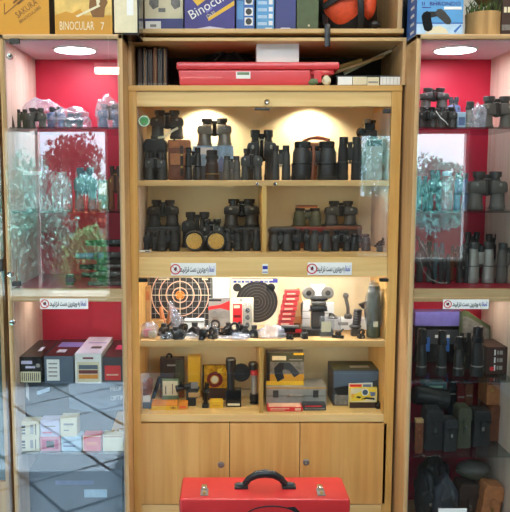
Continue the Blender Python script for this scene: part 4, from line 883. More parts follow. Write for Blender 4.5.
MB().prism([(-.022, .05), (.014, .062), (.016, .036), (-.006, .034)], -.01, .012, .003).build('plate', 'black', t); MB().tube([(.006, 0, .0), (.006, 0, .045)], .004, 8).build('stem', 'gloss_black', t)
x, w, h = fit(365.5, 382.5, 283, .175, B3)
t = thing('wrapped_scope', 'tall dark roll wrapped in clear plastic at the right end of the third shelf', 'scope', (x, .175, B3))
MB().lathe([(0, .003), (w*.40, .003), (w*.42, .02), (w*.38, h*.3), (w*.43, h*.33), (w*.38, h*.5), (w*.42, h*.55), (w*.37, h*.78), (w*.32, h*.86), (w*.33, h*.95), (0, h*.97)], (0, 0, 0), 18).build('roll', 'olive', t)
MB().blob(w*.52, w*.5, h*.53, .16, 3.2, 4, (0, 0, h*.52), 7).build('wrapping', 'wrap_clear', t)
MB().box(-.006, .010, -w*.46, -w*.42, h*.22, h*.32, .001).build('tag', 'cream', t)
t = thing('clip', 'small black clip standing between the acrylic box and the wide white box', 'clip', (at(336, 316, .20).x, .215, B3+.07)); t.location.z = zbx; t.location.y = .28
MB().prism([(-.016, .004), (-.012, .022), (.0, .02), (.022, .004), (.016, .0), (-.014, .0)], -.008, .008, .002).build('jaw', 'black', t); MB().lathe([(0, -.01), (.006, -.01), (.006, .01), (0, .01)], (-.004, 0, .013), 12, R).build('pin', 'pewter', t)
# black scope rings scattered over the left half
def ring_mount(px, up, Y, k, scale=1., m='black', label=None, group='small black scope mounts on the third shelf'):
    x = at(px, 338, Y).x; rnd = random.Random(k)
    t = thing('scope_mount_part', label or 'small black scope mount in the jumble on the third shelf', 'scope mount', (x, Y, B3+up+.0005), rnd.uniform(-1.4, 1.4), group); t.scale = (scale,)*3
    if not RING:
        RING.append([('clamp_ring', MB().lathe([(.010, -.008), (.0165, -.008), (.0165, .008), (.010, .008), (.010, -.008)], (0, 0, .030), 20, R).mesh('clamp_ring', 'black')),
            ('base', MB().box(-.016, .016, -.012, .012, 0, .018, .003).mesh('base', 'black')), ('screw', MB().lathe([(0, .010), (.006, .010), (.006, .014), (0, .014)], (0, 0, .008), 12, R).mesh('screw', 'pewter'))])
        RING.append([('block', MB().prism([(-.018, 0), (.02, 0), (.016, .026), (.002, .034), (-.014, .022)], -.012, .013, .003).mesh('block', 'black')),
            ('knob', MB().lathe([(0, 0), (.009, 0), (.010, .003), (.010, .012), (0, .013)], (.004, 0, .032), 14).mesh('knob', 'grey_dark')), ('screw', MB().lathe([(0, .012), (.005, .012), (.005, .016), (0, .016)], (0, 0, .012), 12, R).mesh('screw', 'pewter'))])
        RING.append([('rail', MB().box(-.026, .026, -.008, .008, 0, .012, .002).mesh('rail', 'gloss_black')), ('jaw', MB().box(-.012, .014, -.011, .011, .011, .032, .004).mesh('jaw', 'black')),
            ('lever', MB().tube([(.0, -.012, .026), (.014, -.016, .034), (.026, -.014, .046)], [.005, .0045, .003], 8).mesh('lever', 'black'))])
    for n, me in RING[k % 3]:
        o = bpy.data.objects.new(n, me); COL.objects.link(o); o.parent = t
RING = []
k = 0
for row, (Y, n0, n1, n, up) in enumerate(((.150, 161, 246, 9, 0), (.196, 158, 250, 9, 0), (.235, 160, 246, 7, 0))):
    for i in range(n):
        px = n0+(n1-n0)*(i+.5)/n
        if row == 0 and (px > 184 and px < 200 or px > 214): continue
        if row == 1 and 202 < px < 222: continue
        if row == 2 and 168 < px < 208: continue
        ring_mount(px, up, Y, k, .85+.35*((k*7) % 5)/5); k += 1
ring_mount(253, 0, .17, 40, 1.0, label='black scope mount at the foot of the red blister pack'); ring_mount(338, 0, .16, 41, .8, label='small black scope mount before the acrylic box corner'); ring_mount(361, 0, .155, 42, .75, label='small dark scope mount just left of the wrapped roll')
ring_mount(304, 0, .155, 43, .8, label='small black scope mount between the flat case and the rifle rest'); ring_mount(290, 0, .14, 44, .5, label='tiny black scope mount before the flat black case')
t = thing('steel_ring', 'round steel ring with a dark centre lying at the shelf edge left', 'ring', (at(181, 337, .142).x, .142, B3)); MB().lathe([(.009, -.005), (.0175, -.005), (.0175, .005), (.009, .005), (.009, -.005)], (0, 0, .0175), 24, R).build('band', 'silver', t); MB().lathe([(0, -.003), (.009, -.003), (.009, .003), (0, .003)], (0, 0, .0175), 20, R).build('insert', 'ink', t)
# ================================================================== fourth shelf, left bay
B4 = T4+.0005
t = thing('gadget', 'brown leather gadget on a grey stand at the far left of the fourth shelf', 'gadget', (at(147, 400, .20).x, .20, B4))
MB().box(-.022, .018, -.02, .03, .0, .022, .004).build('foot', 'slate', t); MB().box(-.018, .012, -.012, .02, .02, .046, .003).build('stand', 'white', t); MB().prism([(-.014, .044), (.018, .05), (.022, .1), (.004, .112), (-.012, .088)], -.014, .016, .004).build('cover', 'brown_leather', t)
o = MB().tube([at(150, 408, .30), at(155, 392, .30), at(160, 377, .30)], .007, 6, .5).build('sling', 'gloss_black', None); tag(o, 'black sling leaning beside the brown pack on the fourth shelf', 'strap')
t = carton(160, 184, 358, B4, .31, .03, 'dark_leather', 'brown hanging pack with a black hook behind the cream card', 'pack', 'hanging_pack'); w, h = t['w'], t['h']
MB().lathe([(.006, -.003), (.012, -.003), (.012, .003), (.006, .003), (.006, -.003)], (-.01, .004, h+.006), 18, R).build('hook', 'gloss_black', t); face(t, .3, .9, .8, .84, 'grey_card', 'zip', .001); MB().box(-w*.5, w*.5, -.002, .001, 0, h*.25).build('base_band', 'brown_leather', t)
MB().box(w*.15, w*.48, -.002, .001, h*.3, h*.95).build('side_stripe', 'olive', t)
t = carton(162, 178.5, 379, B4, .25, .01, 'sage', 'pale card pack with fine print in front of the brown hanging pack', 'pack', 'card_pack'); face(t, .05, .95, .3, .92, 'cream', 'front_card'); face(t, .2, .26, .35, .7, 'ink', 'printed_line', .001); face(t, .62, .66, .35, .8, 'ink', 'printed_line', .001)
t = carton(151.5, 177.5, 404.5, B4, .165, .06, 'orange', 'flat orange box at the front of the fourth shelf left'); face(t, .0, 1, .0, .75, 'yellow', 'front_label'); face(t, .72, .95, .2, .6, 'ochre', 'printed_mark', .0008); fdisc(t, .84, .4, .004, 'brown_print', 'printed_dot', .001)
t = carton(178.5, 187.5, 403.5, B4, .17, .04, 'orange', 'small orange box right of the flat orange box'); face(t, .15, .85, .3, .6, 'orange_red', 'label')
t = carton(188, 200.5, 356, B4, .32, .03, 'yellow', 'tall plain yellow box on the fourth shelf'); face(t, .0, 1, .97, .995, 'ochre', 'edge'); face(t, .25, .75, .05, .12, 'ochre', 'printed_text')
t = thing('scope_clamp', 'black jumble of clamps bound with a cream card before the yellow box', 'clamp', (at(190, 400, .22).x, .22, B4))
MB().box(-.012, .022, -.012, .012, .0, .03, .004).build('base', 'black', t); MB().box(-.005, .036, -.014, -.004, .034, .05, .001).build('card', 'kraft', t); MB().tube([(-.05, 0, .06), (-.02, .0, .068), (.01, 0, .07), (.032, 0, .058)], [.014, .010, .012, .010], 10).build('tube', 'black', t); MB().box(-.004, .03, -.010, .012, .028, .085, .005).build('block', 'grey_dark', t); MB().lathe([(0, -.012), (.012, -.012), (.012, .01), (0, .01)], (-.03, 0, .072), 14, R).build('knob', 'gloss_black', t); MB().box(.004, .03, -.015, -.009, .066, .09, .002).build('cap', 'pewter', t)
MB().box(-.014, .0, -.01, .01, .02, .062, .003).build('post', 'black', t)
t = carton(202.5, 227, 364.5, B4, .28, .008, 'gold_foil', 'gold foil pack with a dark ring and pale round centre', 'pack', 'foil_pack'); w, h = t['w'], t['h']
t2 = h
fdisc(t, .5, .58, .0295, 'maroon', 'dark_ring', .002, .017); fdisc(t, .5, .58, .013, 'cream', 'round_centre', .003); face(t, .0, .06, 0, 1, 'gloss_black', 'edge', .002); face(t, .0, 1, .985, 1, 'gloss_black', 'edge', .002); face(t, .0, 1, .0, .34, 'dark_brown', 'base_panel', .002)
fpoly(t, [(.6, .85), (.85, .93), (.75, .80), (.9, .78), (.62, .76)], 'yellow_bright', 'printed_flash', .002)
t = carton(209.5, 223, 401.5, B4, .185, .04, 'yellow', 'small yellow box below the gold foil pack'); face(t, .0, 1, .78, .82, 'ochre', 'crease'); face(t, .2, .8, .3, .5, 'ochre', 'printed_text')
t = thing('clamp_stand', 'black clamp standing at the left of the small yellow box', 'clamp', (at(205.5, 400, .20).x, .20, B4)); MB().box(-.012, .012, -.016, .016, 0, .012, .003).build('foot', 'black', t); MB().tube([(0, 0, .01), (.002, 0, .05), (.006, 0, .09)], [.008, .007, .009], 10).build('post', 'gloss_black', t); MB().blob(.012, .01, .010, .1, 2, 2, (.004, 0, .06), 2).build('joint', 'black', t)
p0 = at(233, 400, .22); t = thing('flashlight', 'tall black torch on a square block with a round black disc behind it', 'torch', (p0.x, .22, B4)); h = Z(358, .22)-B4
MB().box(-.026, .03, -.022, .022, 0, .062, .003).build('block', 'gloss_black', t); MB().box(-.02, .024, -.0228, -.021, .006, .014).build('printed_label', 'cream', t); MB().lathe([(0, .06), (.013, .06), (.014, .1), (.0135, h*.72), (.018, h*.78), (.019, h*.97), (.016, h), (0, h)], (-.008, 0, 0), 18).build('tube', 'black', t); MB().lathe([(0, -.005), (.033, -.005), (.034, 0), (.033, .005), (0, .005)], (.030, .022, h*.66), 28, R).build('disc', 'black', t)
t = carton(238.5, 251, 371, B4, .33, .03, 'cream', 'cream box behind the black disc on the fourth shelf'); face(t, .05, .95, .25, .30, 'grey_card', 'seam'); face(t, .05, .95, .88, .93, 'kraft', 'edge')
p0 = at(254, 400, .24); t = thing('signal_lamp', 'slim black lamp with a red band and grey barrel beside the divider', 'lamp', (p0.x, .24, B4)); h = Z(362, .24)-B4; zb = Z(401, .24)-B4
MB().lathe([(0, 0), (.014, 0), (.017, .004), (.010, .010), (.005, .014), (.005, zb), (0, zb)], (0, 0, 0), 16).build('stand', 'gloss_black', t); MB().lathe([(0, zb), (.014, zb), (.017, zb+.01), (.015, zb+.028), (0, zb+.028)], seg=16).build('tail_cap', 'black', t); MB().lathe([(0, zb+.027), (.010, zb+.027), (.010, h*.72), (0, h*.72)], seg=16).build('barrel', 'grey_card', t); MB().lathe([(0, h*.70), (.014, h*.70), (.014, h*.84), (0, h*.84)], seg=16).build('red_band', 'red', t); MB().lathe([(0, h*.83), (.017, h*.83), (.018, h*.96), (.014, h), (0, h)], (-.004, 0, 0), 16).build('head', 'black', t)
# right bay
t = carton(266, 326.5, 387, B4, .21, .11, 'grey_card', 'grey metal carrying case with two latches under the binocular picture box', 'case', 'metal_case', bev=.003); w, h = t['w'], t['h']
face(t, .0, 1, .52, .55, 'grey_rubber', 'seam', .0006)
for u in (.16, .82): face(t, u-.045, u+.045, .46, .84, 'grey_dark', 'latch', .003, .001)
MB().tube([(-w*.14, -.002, h*.5), (-w*.12, -.014, h*.62), (w*.10, -.014, h*.62), (w*.12, -.002, h*.5)], .003, 6).build('handle', 'pewter', t); face(t, .0, 1, .9, 1, 'kraft', 'lid_edge', .0006)
zc = B4+h
t = carton(266.5, 304, 352.5, zc, .235, .05, 'photo_grey', 'box with a photo of folded black binoculars and a yellow base band', 'box'); w, h = t['w'], t['h']
face(t, 0, 1, .0, .13, 'yellow', 'base_band'); face(t, 0, .09, .13, 1, 'ink', 'side_band'); face(t, .09, 1, .72, 1, 'olive', 'heading_band'); face(t, .15, .52, .77, .90, 'cream', 'heading_text', .001); face(t, .72, .98, .93, .99, 'yellow', 'corner_label', .001); face(t, .6, .95, .77, .80, 'grey_card', 'small_text', .001); face(t, .09, 1, .13, .34, 'ochre', 'printed_ground', .0006)
fpoly(t, [(.20, .52), (.34, .70), (.50, .70), (.52, .56), (.42, .44), (.48, .22), (.30, .10), (.22, .3)], 'ink', 'printed_barrel', .0012); fpoly(t, [(.45, .70), (.62, .70), (.90, .36), (.74, .24), (.60, .46), (.46, .50)], 'charcoal', 'printed_barrel', .0014)
t = carton(267.5, 302.5, 407, B4, .15, .05, 'red_print', 'flat red pack with white print at the front of the right bay', 'pack', 'flat_pack'); face(t, .08, .62, .55, .75, 'peach', 'printed_text', .0006); face(t, .08, .50, .25, .38, 'peach', 'printed_text', .0006); face(t, .78, .95, .2, .8, 'peach', 'printed_patch'); w, h = t['w'], t['h']; MB().box(-w*.46, w*.46, .004, .045, h-.0005, h+.0008).build('top_print', 'peach', t)
t = carton(303.5, 326, 405, B4, .16, .045, 'charcoal', 'dark flat pack with a red stripe right of the flat red pack', 'pack', 'flat_pack'); face(t, .05, .8, .70, .92, 'red_print', 'stripe'); face(t, .05, .95, .2, .45, 'photo_grey', 'print')
# tilted camcorder box
t = carton(333, 379.5, 370, B4, .215, .13, 'charcoal', 'large dark product box with a grey top behind the yellow leaflet'); w, h = t['w'], t['h']
fpoly(t, [(.02, .98), (.98, .98), (.95, .72), (.55, .62), (.02, .50)], 'slate', 'printed_sky'); fpoly(t, [(.02, .50), (.34, .56), (.34, .30), (.10, .30)], 'ink', 'printed_shape', .0011); face(t, .04, .34, .02, .32, 'photo_grey', 'printed_texture', .0007); face(t, .0, 1, .0, .12, 'dark_brown', 'base_band', .0006); face(t, .5, .78, .03, .11, 'cream', 'price_label', .0011); fpoly(t, [(.36, .58), (.5, .64), (.85, .66), (.85, .54), (.36, .5)], 'pale_blue', 'printed_flash', .0013)
MB().box(-w/2+.001, w/2-.001, .002, .118, h-.0002, h+.0008).build('top_print', 'olive', t); MB().box(-w*.1, w*.32, .03, .06, h, h+.0012).build('top_lettering', 'grey_card', t)
t = carton(348.5, 372, 383.5, B4, .205, .006, 'cream', 'thin red and white pack standing behind the yellow boxed set', 'pack', 'thin_pack'); face(t, .05, .55, .80, .97, 'red_print', 'printed_patch'); face(t, .6, .95, .8, .97, 'steel_blue', 'printed_patch')
t = carton(349.5, 377, 387.5, B4, .19, .012, 'yellow_bright', 'yellow boxed set with red lettering in front of the dark product box', 'box'); t.location.z = B4; w, h = t['w'], t['h']
face(t, .03, .97, .30, .97, 'cream', 'front_print', .0003); fpoly(t, [(.05, .34), (.5, .36), (.95, .6), (.95, .96), (.6, .96), (.2, .7), (.05, .7)], 'yellow_bright', 'printed_patch', .0006)
ftext(t, 'KODAK', .11, .62, .16, 'red_print', 1.57, .14, .0012); fdisc(t, .56, .78, .013, 'white', 'printed_lens', .001, .0); fdisc(t, .56, .78, .010, 'slate', 'printed_glass', .0014); fpoly(t, [(.4, .42), (.62, .44), (.92, .40), (.90, .5), (.60, .54)], 'ink', 'printed_camera', .001); fpoly(t, [(.22, .52), (.3, .60), (.44, .55), (.36, .47)], 'ink', 'printed_part', .001); fpoly(t, [(.72, .8), (.94, .78), (.9, .6), (.78, .58)], 'steel_blue', 'printed_hand', .001); face(t, .0, 1, .0, .28, 'dark_brown', 'base_panel', .0008)
t = carton(376, 386, 403, B4, .175, .03, 'gloss_black', 'small black box at the right end of the fourth shelf'); face(t, .1, .9, .80, .95, 'grey_dark', 'lid')
# ================================================================== red toolbox in front
zt_ = Z(479, -.035); xb0, xb1 = wx(178.5, 345.5, 479, -.035); YT0, YT1 = -.20, -.035
xc = (xb0+xb1)/2; ww = (xb1-xb0)/2
zt_ = at(225, 499, YT0).z
t = thing('bench', 'low bench carrying the red toolbox', 'bench', (xc, (YT0+YT1)/2, 0)); zs = zt_-.24
MB().box(-.4, .4, -.12, .10, zs-.03, zs, .003).build('seat', 'door_wood', t)
for a in (-.36, .36):
    for b in (-.09, .07): MB().box(a-.02, a+.02, b-.02, b+.02, 0, zs-.03, .002).build('leg', 'door_wood', t)
t = thing('toolbox', 'red metal toolbox with black handle and steel clasps at the bottom', 'toolbox', (xc, (YT0+YT1)/2, zs)); H = zt_-zs; d = (YT1-YT0)/2
xf0, xf1 = wx(176.5, 347.5, 500, YT0); wf = (xf1-xf0)/2
MB().box(-wf, wf, -d, d, 0, H-.05, .006).build('body', 'red', t); MB().box(-wf-.0008, wf+.0008, -d-.001, d, H-.0495, H, .009).build('lid', 'red', t)
MB().box(-wf-.0014, wf+.0014, -d-.002, d, H-.052, H-.049, .0006).build('seam', 'maroon', t)
hx0, hx1 = wx(236, 294, 484, (YT0+YT1)/2)
hx0 -= xc; hx1 -= xc; hm = (hx0+hx1)/2; hl = (hx1-hx0)/2
MB().tube([(hm-hl*.98, 0, H+.006), (hm-hl*.72, 0, H+.008), (hm-hl*.55, -.004, H+.030), (hm-hl*.30, -.006, H+.044), (hm, -.006, H+.048), (hm+hl*.30, -.006, H+.044), (hm+hl*.55, -.004, H+.030), (hm+hl*.72, 0, H+.008), (hm+hl*.98, 0, H+.006)], [.010, .011, .011, .013, .014, .013, .011, .011, .010], 10, .8).build('handle', 'black', t)
for k, s in enumerate((-1, 1)): MB().box(hm+s*hl*.82-.022, hm+s*hl*.82+.022, -.016, .016, H-.001, H+.008, .003).build('handle_foot', 'black', t)
for px in (204.5, 320.5):
    q = at(px, 492, YT0+.05); cl = MB().box(q.x-xc-.012, q.x-xc+.012, -d+.02, -d+.07, H-.001, H+.004, .001).build('clasp', 'pewter', t)
    MB().box(q.x-xc-.010, q.x-xc+.008, -d+.052, -d+.075, H+.003, H+.014, .002).build('clasp_tab', 'chrome', cl); MB().box(q.x-xc-.004, q.x-xc+.004, -d+.025, -d+.045, H+.003, H+.007, .001).build('clasp_hook', 'brass', cl)
pts = [(math.cos(a)*.085, -d-.0022, H-.062+math.sin(a)*.040) for a in [math.pi*(1.02-.95*i/24) for i in range(25)]]
q = at(272, 505, YT0); MB().tube([(p[0]+q.x-xc, p[1], p[2]) for p in pts], [.0008+.0016*math.sin(i/24*3.1) for i in range(25)], 6, .4).build('decal_arc', 'ink', t)
MB().prism([(q.x-xc+.045, H-.026), (q.x-xc+.07, H-.024), (q.x-xc+.094, H-.05), (q.x-xc+.075, H-.042)], -d-.0026, -d-.0005).build('decal_arrow', 'ink', t)
# ================================================================== left showcase contents
GL = 'binoculars in the left showcase'
s1, s2, fl, lo = ZL['s1'], ZL['s2'], ZL['fl'], ZL['low']
o = MB().lathe([(0, 0), (.011, 0), (.012, .006), (.006, .04), (0, .048)], seg=14).build('cone_cap', 'dark_brown', None, (at(11, 124, .06).x+.0, .06, s1)); tag(o, 'small dark cone at the left end of the top glass shelf', 'cap')
bino('roof', 'olive', 15, 29, 109.5, s1, .12, 'small olive binoculars at the left end of the left top shelf', GL)
bino('porro', 'grey', 27, 47, 108, s1, .11, 'grey binoculars beside the olive pair on the left top shelf', GL)
bino('porro', 'blue', 47, 66, 107, s1, .17, 'bluish binoculars under crumpled clear plastic on the left top shelf', GL)
bino('porro', 'teal', 65, 84, 113, s1, .16, 'teal binoculars under the low end of the plastic on the left top shelf', GL)
bino('porro', 'blue', 98, 122, 104, s1, .14, 'bluish binoculars wrapped in clear plastic at the right end of the left top shelf', GL)
plastic_bag(19, 62, 99.5, s1, .20, 'bright crumpled plastic draped over the grey and bluish binoculars, left top shelf', .09, 3)
plastic_bag(50, 91, 108, s1, .16, 'low crumpled plastic sloping down right over teal binoculars', .08, 5)
plastic_bag(96, 121, 98, s1, .14, 'tall crumpled plastic wrap around binoculars at the right end of the left top shelf', .08, 7)
bino('porro', 'teal', 74, 97, 167.5, s2, .14, 'teal binoculars in the middle of the left second glass shelf', GL)
bino('porro', 'tan', 108, 123, 166, s2, .16, 'brown binoculars at the right end of the left second glass shelf', GL)
x, w, h = fit(52, 72, 172, .12, s2); t = thing('glass_jar', 'clear bottle shape standing for a reflection, left second glass shelf', 'jar', (x, .12, s2))  # bottle shape stands in for something reflected in the door glass
MB().lathe([(w*.5, .001), (w*.5, h*.6), (w*.28, h*.82), (w*.26, h), (w*.24, h), (w*.26, h*.82), (w*.48, h*.6), (w*.48, .003), (w*.5, .001)], seg=24).build('shell', 'acrylic', t); MB().lathe([(0, 0), (w*.5, 0), (w*.5, .003), (0, .003)], seg=24).build('base', 'acrylic', t)
t = carton(20, 42, 171, s2, .16, .06, 'acrylic', 'clear white-topped box standing for a reflection, left second glass shelf'); face(t, 0, 1, .90, 1, 'white', 'lid', .002)  # pale-topped shape modelled in place of a reflection
t = carton(98, 108, 180, s2, .15, .05, 'sage', 'small sage green box between teal and brown binoculars'); face(t, .1, .9, .5, .9, 'cream', 'label')
# telescopes on the floor board
def tele(px0, px1, py, Y, r, m, label, stack=0., rz=0.):
    a, b = at(px0, py, Y), at(px1, py, Y); L = b.x-a.x
    t = thing('spotting_scope', label, 'telescope', ((a.x+b.x)/2, Y, a.z-r), rz, 'telescopes lying in the left showcase'); Ry = Matrix.Rotation(math.pi/2, 4, 'Y')
    MB().lathe([(0, -L*.5), (r*.62, -L*.5), (r*.7, -L*.47), (r*.66, -L*.3), (r*.8, -L*.28), (r*.8, L*.1), (0, L*.1)], (0, 0, r), 20, Ry).build('tube', m, t)
    MB().lathe([(0, L*.1), (r*.8, L*.1), (r, L*.16), (r, L*.47), (r*.94, L*.5), (r*.8, L*.49), (0, L*.48)], (0, 0, r), 20, Ry).build('objective_hood', 'gloss_black', t)
    MB().lathe([(r*.6, -L*.12), (r*.95, -L*.115), (r*.95, -L*.02), (r*.6, -L*.015)], (0, 0, r), 20, Ry).build('focus_ring', 'grey_dark', t); MB().box(-L*.12, L*.02, -r*.4, r*.4, -.0, r*.4, .003).build('foot', 'black', t)
    return t
tele(86, 122, 243, .27, .014, 'black', 'short black telescope, topmost at the back of the left showcase floor'); tele(76, 123, 256, .22, .015, 'steel_blue', 'long grey-blue telescope under the topmost black one'); tele(80, 123, 267, .17, .013, 'gloss_black', 'glossy black telescope in the middle of the lying pile'); tele(82, 121, 275, .12, .013, 'black', 'black telescope second from the front in the lying pile'); tele(88, 122, 284, .065, .011, 'grey_dark', 'grey telescope at the very front of the lying pile')
for k, (y, z) in enumerate(((.285, Z(252, .285)), (.235, Z(266, .235)), (.185, Z(276, .185)), )):
    t = carton(92, 118, 0, fl, y-.03, .05, 'black_leather', ['black flat case propping up the topmost telescope', 'black flat case under the grey-blue telescope', 'black flat case under the glossy telescope'][k], 'case', 'flat_case', h=max(.006, z-fl-.003)); face(t, .1, .9, .4, .6, 'charcoal', 'band')
t = carton(66, 73, 275, fl, .07, .02, 'charcoal', 'small dark box on the floor of the left upper compartment'); face(t, .1, .9, .4, .7, 'grey_card', 'label')
t = thing('toy_tree', 'small brown figurine at the left edge of the upper compartment floor', 'figurine', (at(13.5, 283, .05).x+.008, .05, fl)); MB().box(-.012, .014, -.01, .01, 0, .006, .001).build('base', 'dark_wood', t); MB().tube([(0, 0, .005), (.003, 0, .03), (-.002, 0, .06), (.001, 0, .088)], [.009, .007, .008, .004], 8).build('figure', 'tan_leather', t)
# ---- lower left: big flat box with a row of boxes on it
t = carton(24, 123.8, 379, lo, .10, .24, 'charcoal', 'large dark box lettered MEOPTA OPTIKA behind small boxes', bev=.002); w, h = t['w'], t['h']; bt = lo+h
ftext(t, 'MEOPTA', .95, .86, .10, 'white', .10, .17); ftext(t, 'OPTIKA', .95, .72, .10, 'white', .10, .17); fpoly(t, [(.02, .98), (.05, .9), (.05, .68), (.02, .74)], 'white', 'label', .0008); fpoly(t, [(.13, .82), (.26, .88), (.26, .82), (.13, .76)], 'pale_blue', 'logo', .0008); fpoly(t, [(.45, .99), (1, .99), (1, .55), (.72, .50), (.45, .56)], 'slate', 'printed_patch', .0004)
def longbox(px0, px1, pyt, m, topm, label, Y=.05, dep=.25):
    t = carton(px0, px1, pyt, bt, Y, dep, m, label, 'box', 'flat_box', 'flat boxes in a row on the large dark box'); w, h = t['w'], t['h']
    MB().box(-w/2+.001, w/2-.001, .001, dep-.001, h-.0003, h+.0007).build('top_panel', topm, t); t['topz'] = h; return t
t = longbox(18.5, 42.5, 357, 'gloss_black', 'gloss_black', 'black box with a cream barcode label, leftmost in the row'); face(t, .08, .92, .04, .45, 'cream', 'barcode_label'); 
for k in range(9): face(t, .14+k*.085, .17+k*.085, .1, .4, 'ink', 'barcode_bar', .0008)
face(t, .12, .58, .74, .86, 'lilac', 'printed_text', .0007); face(t, .3, .7, .58, .66, 'lilac', 'printed_text', .0007); fdisc(t, .82, .68, .007, 'grey_card', 'round_mark', .0007); h = t['h']; MB().box(.004, .016, .08, .14, h, h+.0012).build('top_mark', 'lilac', t)
t = longbox(44.5, 73.5, 356, 'slate', 'gloss_black', 'dark box with a white label, second from the left in the row'); face(t, .08, .52, .10, .88, 'white', 'label'); 
for v in (.25, .4, .55, .7): face(t, .14, .44, v, v+.05, 'grey_card', 'label_line', .0008)
h = t['h']; w = t['w']; MB().box(-w*.35, w*.48, .13, .2, h, h+.001).build('top_print', 'violet_print', t); MB().box(-w*.2, w*.1, .05, .09, h, h+.0012).build('top_mark', 'lilac', t)
t = longbox(75, 101.5, 353.5, 'white', 'lilac', 'pale lilac box with an orange and black label in the row'); face(t, .08, .92, .04, .72, 'cream', 'label'); face(t, .14, .86, .48, .62, 'slate', 'label_stripe', .0008); face(t, .14, .86, .33, .45, 'maroon', 'label_stripe', .0008); face(t, .14, .86, .16, .3, 'orange', 'label_stripe', .0008); h = t['h']; w = t['w']
MB().box(-w*.05, w*.35, .07, .10, h, h+.0012).build('top_mark', 'ink', t); MB().box(-w*.3, w*.4, .15, .16, h, h+.0012).build('top_line', 'violet_print', t); face(t, .3, .7, .82, .88, 'maroon', 'printed_text', .0007)
t = longbox(102.5, 122.3, 357, 'charcoal', 'gloss_black', 'dark box with a red label, rightmost in the row'); face(t, .12, .92, .12, .68, 'red_print', 'label'); face(t, .2, .8, .3, .36, 'peach', 'label_line', .0008); h = t['h']; w = t['w']; MB().box(-w*.1, w*.4, .10, .17, h, h+.001).build('top_print', 'magenta', t)
for px, m in ((38, 'gloss_black'), (57, 'dark_brown')):
    pass
def small(px0, px1, pyt, base, Y, dep, m, label, marks):
    t = carton(px0, px1, pyt, base, Y, dep, m, label, 'box', 'small_box', 'small boxes on the lower left glass shelf')
    for (u0, u1, v0, v1, mm) in marks: face(t, u0, u1, v0, v1, mm, 'print', .0006)
    return t
tx = [(.12, .3, .2, .3, 'ink'), (.12, .3, .4, .5, 'ink'), (.12, .3, .6, .75, 'ink'), (.55, .7, .2, .8, 'grey_card'), (.8, .84, .15, .85, 'ink')]
a1 = small(19.5, 39.5, 437, lo, .045, .05, 'cream', 'cream box with black print, bottom left of the small boxes', tx); a2 = small(19.5, 39.5, 421.5, lo+a1['h'], .045, .05, 'cream', 'cream box with black print, stacked on another at the far left', tx)
b1 = small(40.5, 60.5, 436.5, lo, .045, .05, 'pink', 'pink and white box in the bottom row of small boxes', [(.1, .9, .15, .8, 'magenta'), (.3, .7, .25, .7, 'white')]); small(40.5, 59.5, 420, lo+b1['h'], .045, .05, 'lilac', 'pale lilac box stacked on the pink box', [(.1, .6, .2, .3, 'pink'), (.2, .8, .6, .66, 'grey_card')])
c1 = small(61.5, 81.5, 436.5, lo, .045, .05, 'pale_blue', 'pale blue box in the bottom row right of the pink box', [(.1, .7, .3, .4, 'steel_blue'), (.1, .5, .6, .66, 'steel_blue')]); small(60.5, 77, 417.5, lo+c1['h'], .045, .05, 'cream', 'cream box stacked on the pale blue box', [(.2, .8, .6, .7, 'grey_card'), (.2, .5, .3, .36, 'grey_card')])
small(83, 101, 435.5, lo, .045, .05, 'red_print', 'red box in the bottom row with a pale frame', [(.0, 1, .95, 1, 'peach'), (.0, .05, 0, 1, 'peach'), (.2, .8, .4, .6, 'orange_red')])
t = small(103, 123.5, 435.5, lo, .045, .05, 'cream', 'cream box at the right end of the bottom row', [(.05, .95, .9, .96, 'kraft')])
x, w, h = fit(104, 124, 411, .095, lo); t = thing('wedge_box', 'tall kraft wedge-shaped box with a white logo behind the right cream box', 'box', (x+.008, .097, lo))
o = MB().prism([(-w*.5, 0), (w*.42, 0), (w*.42, h), (w*.15, h)], -.0005, .0, .0).build('front_panel', 'kraft', t); 
bpy.data.objects.remove(o); MB().prism([(-w*.5, 0), (w*.38, 0), (w*.38, h), (w*.1, h)], -.012, .0, .0006).build('body', 'kraft', t); MB().lathe([(.004, 0), (.007, 0), (.007, .0006), (.004, .0006), (.004, 0)], (0, -.012, h*.42), 18, R).build('logo_ring', 'white', t); MB().box(.01, w*.34, -.0126, -.0118, h*.44, h*.5).build('logo_text', 'white', t)
t = carton(27, 122, 470, Z(560, .05), .12, .22, 'slate', 'added slate blue box giving the bottom left its bluish reflection tone'); face(t, .60, .84, .66, .76, 'pale_blue', 'printed_text'); face(t, .3, .7, .82, .87, 'steel_blue', 'printed_band')  # box added so the floor reflection reads bluish here
# ================================================================== right showcase contents
GR = 'binoculars in the right showcase'
s1, s2, fl, za_, zb_, bo = ZR['s1'], ZR['s2'], ZR['fl'], ZR['a'], ZR['b'], ZR['bot']+.0008
bino('porro', 'black', 416.5, 437, 107, s1, .10, 'lower black binoculars at the left end of the right top shelf', GR)
bino('porro', 'dark', 436, 457, 107, s1, .115, 'dark binoculars beside the lower left pair on the right top shelf', GR)
x, w, h = fit(416, 456, 107.5, .19, s1); t = carton(420, 455, 108, s1, .16, .08, 'black_leather', 'black case behind the dark binoculars on the right top shelf', 'case', 'leather_case', bev=.004); face(t, 0, 1, .8, .96, 'black', 'lid', .002); zc = s1+t['h']
bino('porro', 'dark', 419.5, 448, 88, zc, .20, 'dark binoculars raised highest on the right top shelf', GR)
bino('porro', 'blue', 447, 460, 97, s1, .24, 'bluish binoculars behind the dark pair on the right top shelf', GR)
bino('mono', 'blue', 458, 465.5, 113, s1, .10, 'short pale blue monocular in the middle of the right top shelf', 'monoculars', None) if False else None
t = carton(457.5, 465.5, 112, s1, .10, .03, 'pale_blue', 'small pale blue box beside the silver monocular, right top shelf'); face(t, .1, .9, .2, .7, 'steel_blue', 'print')
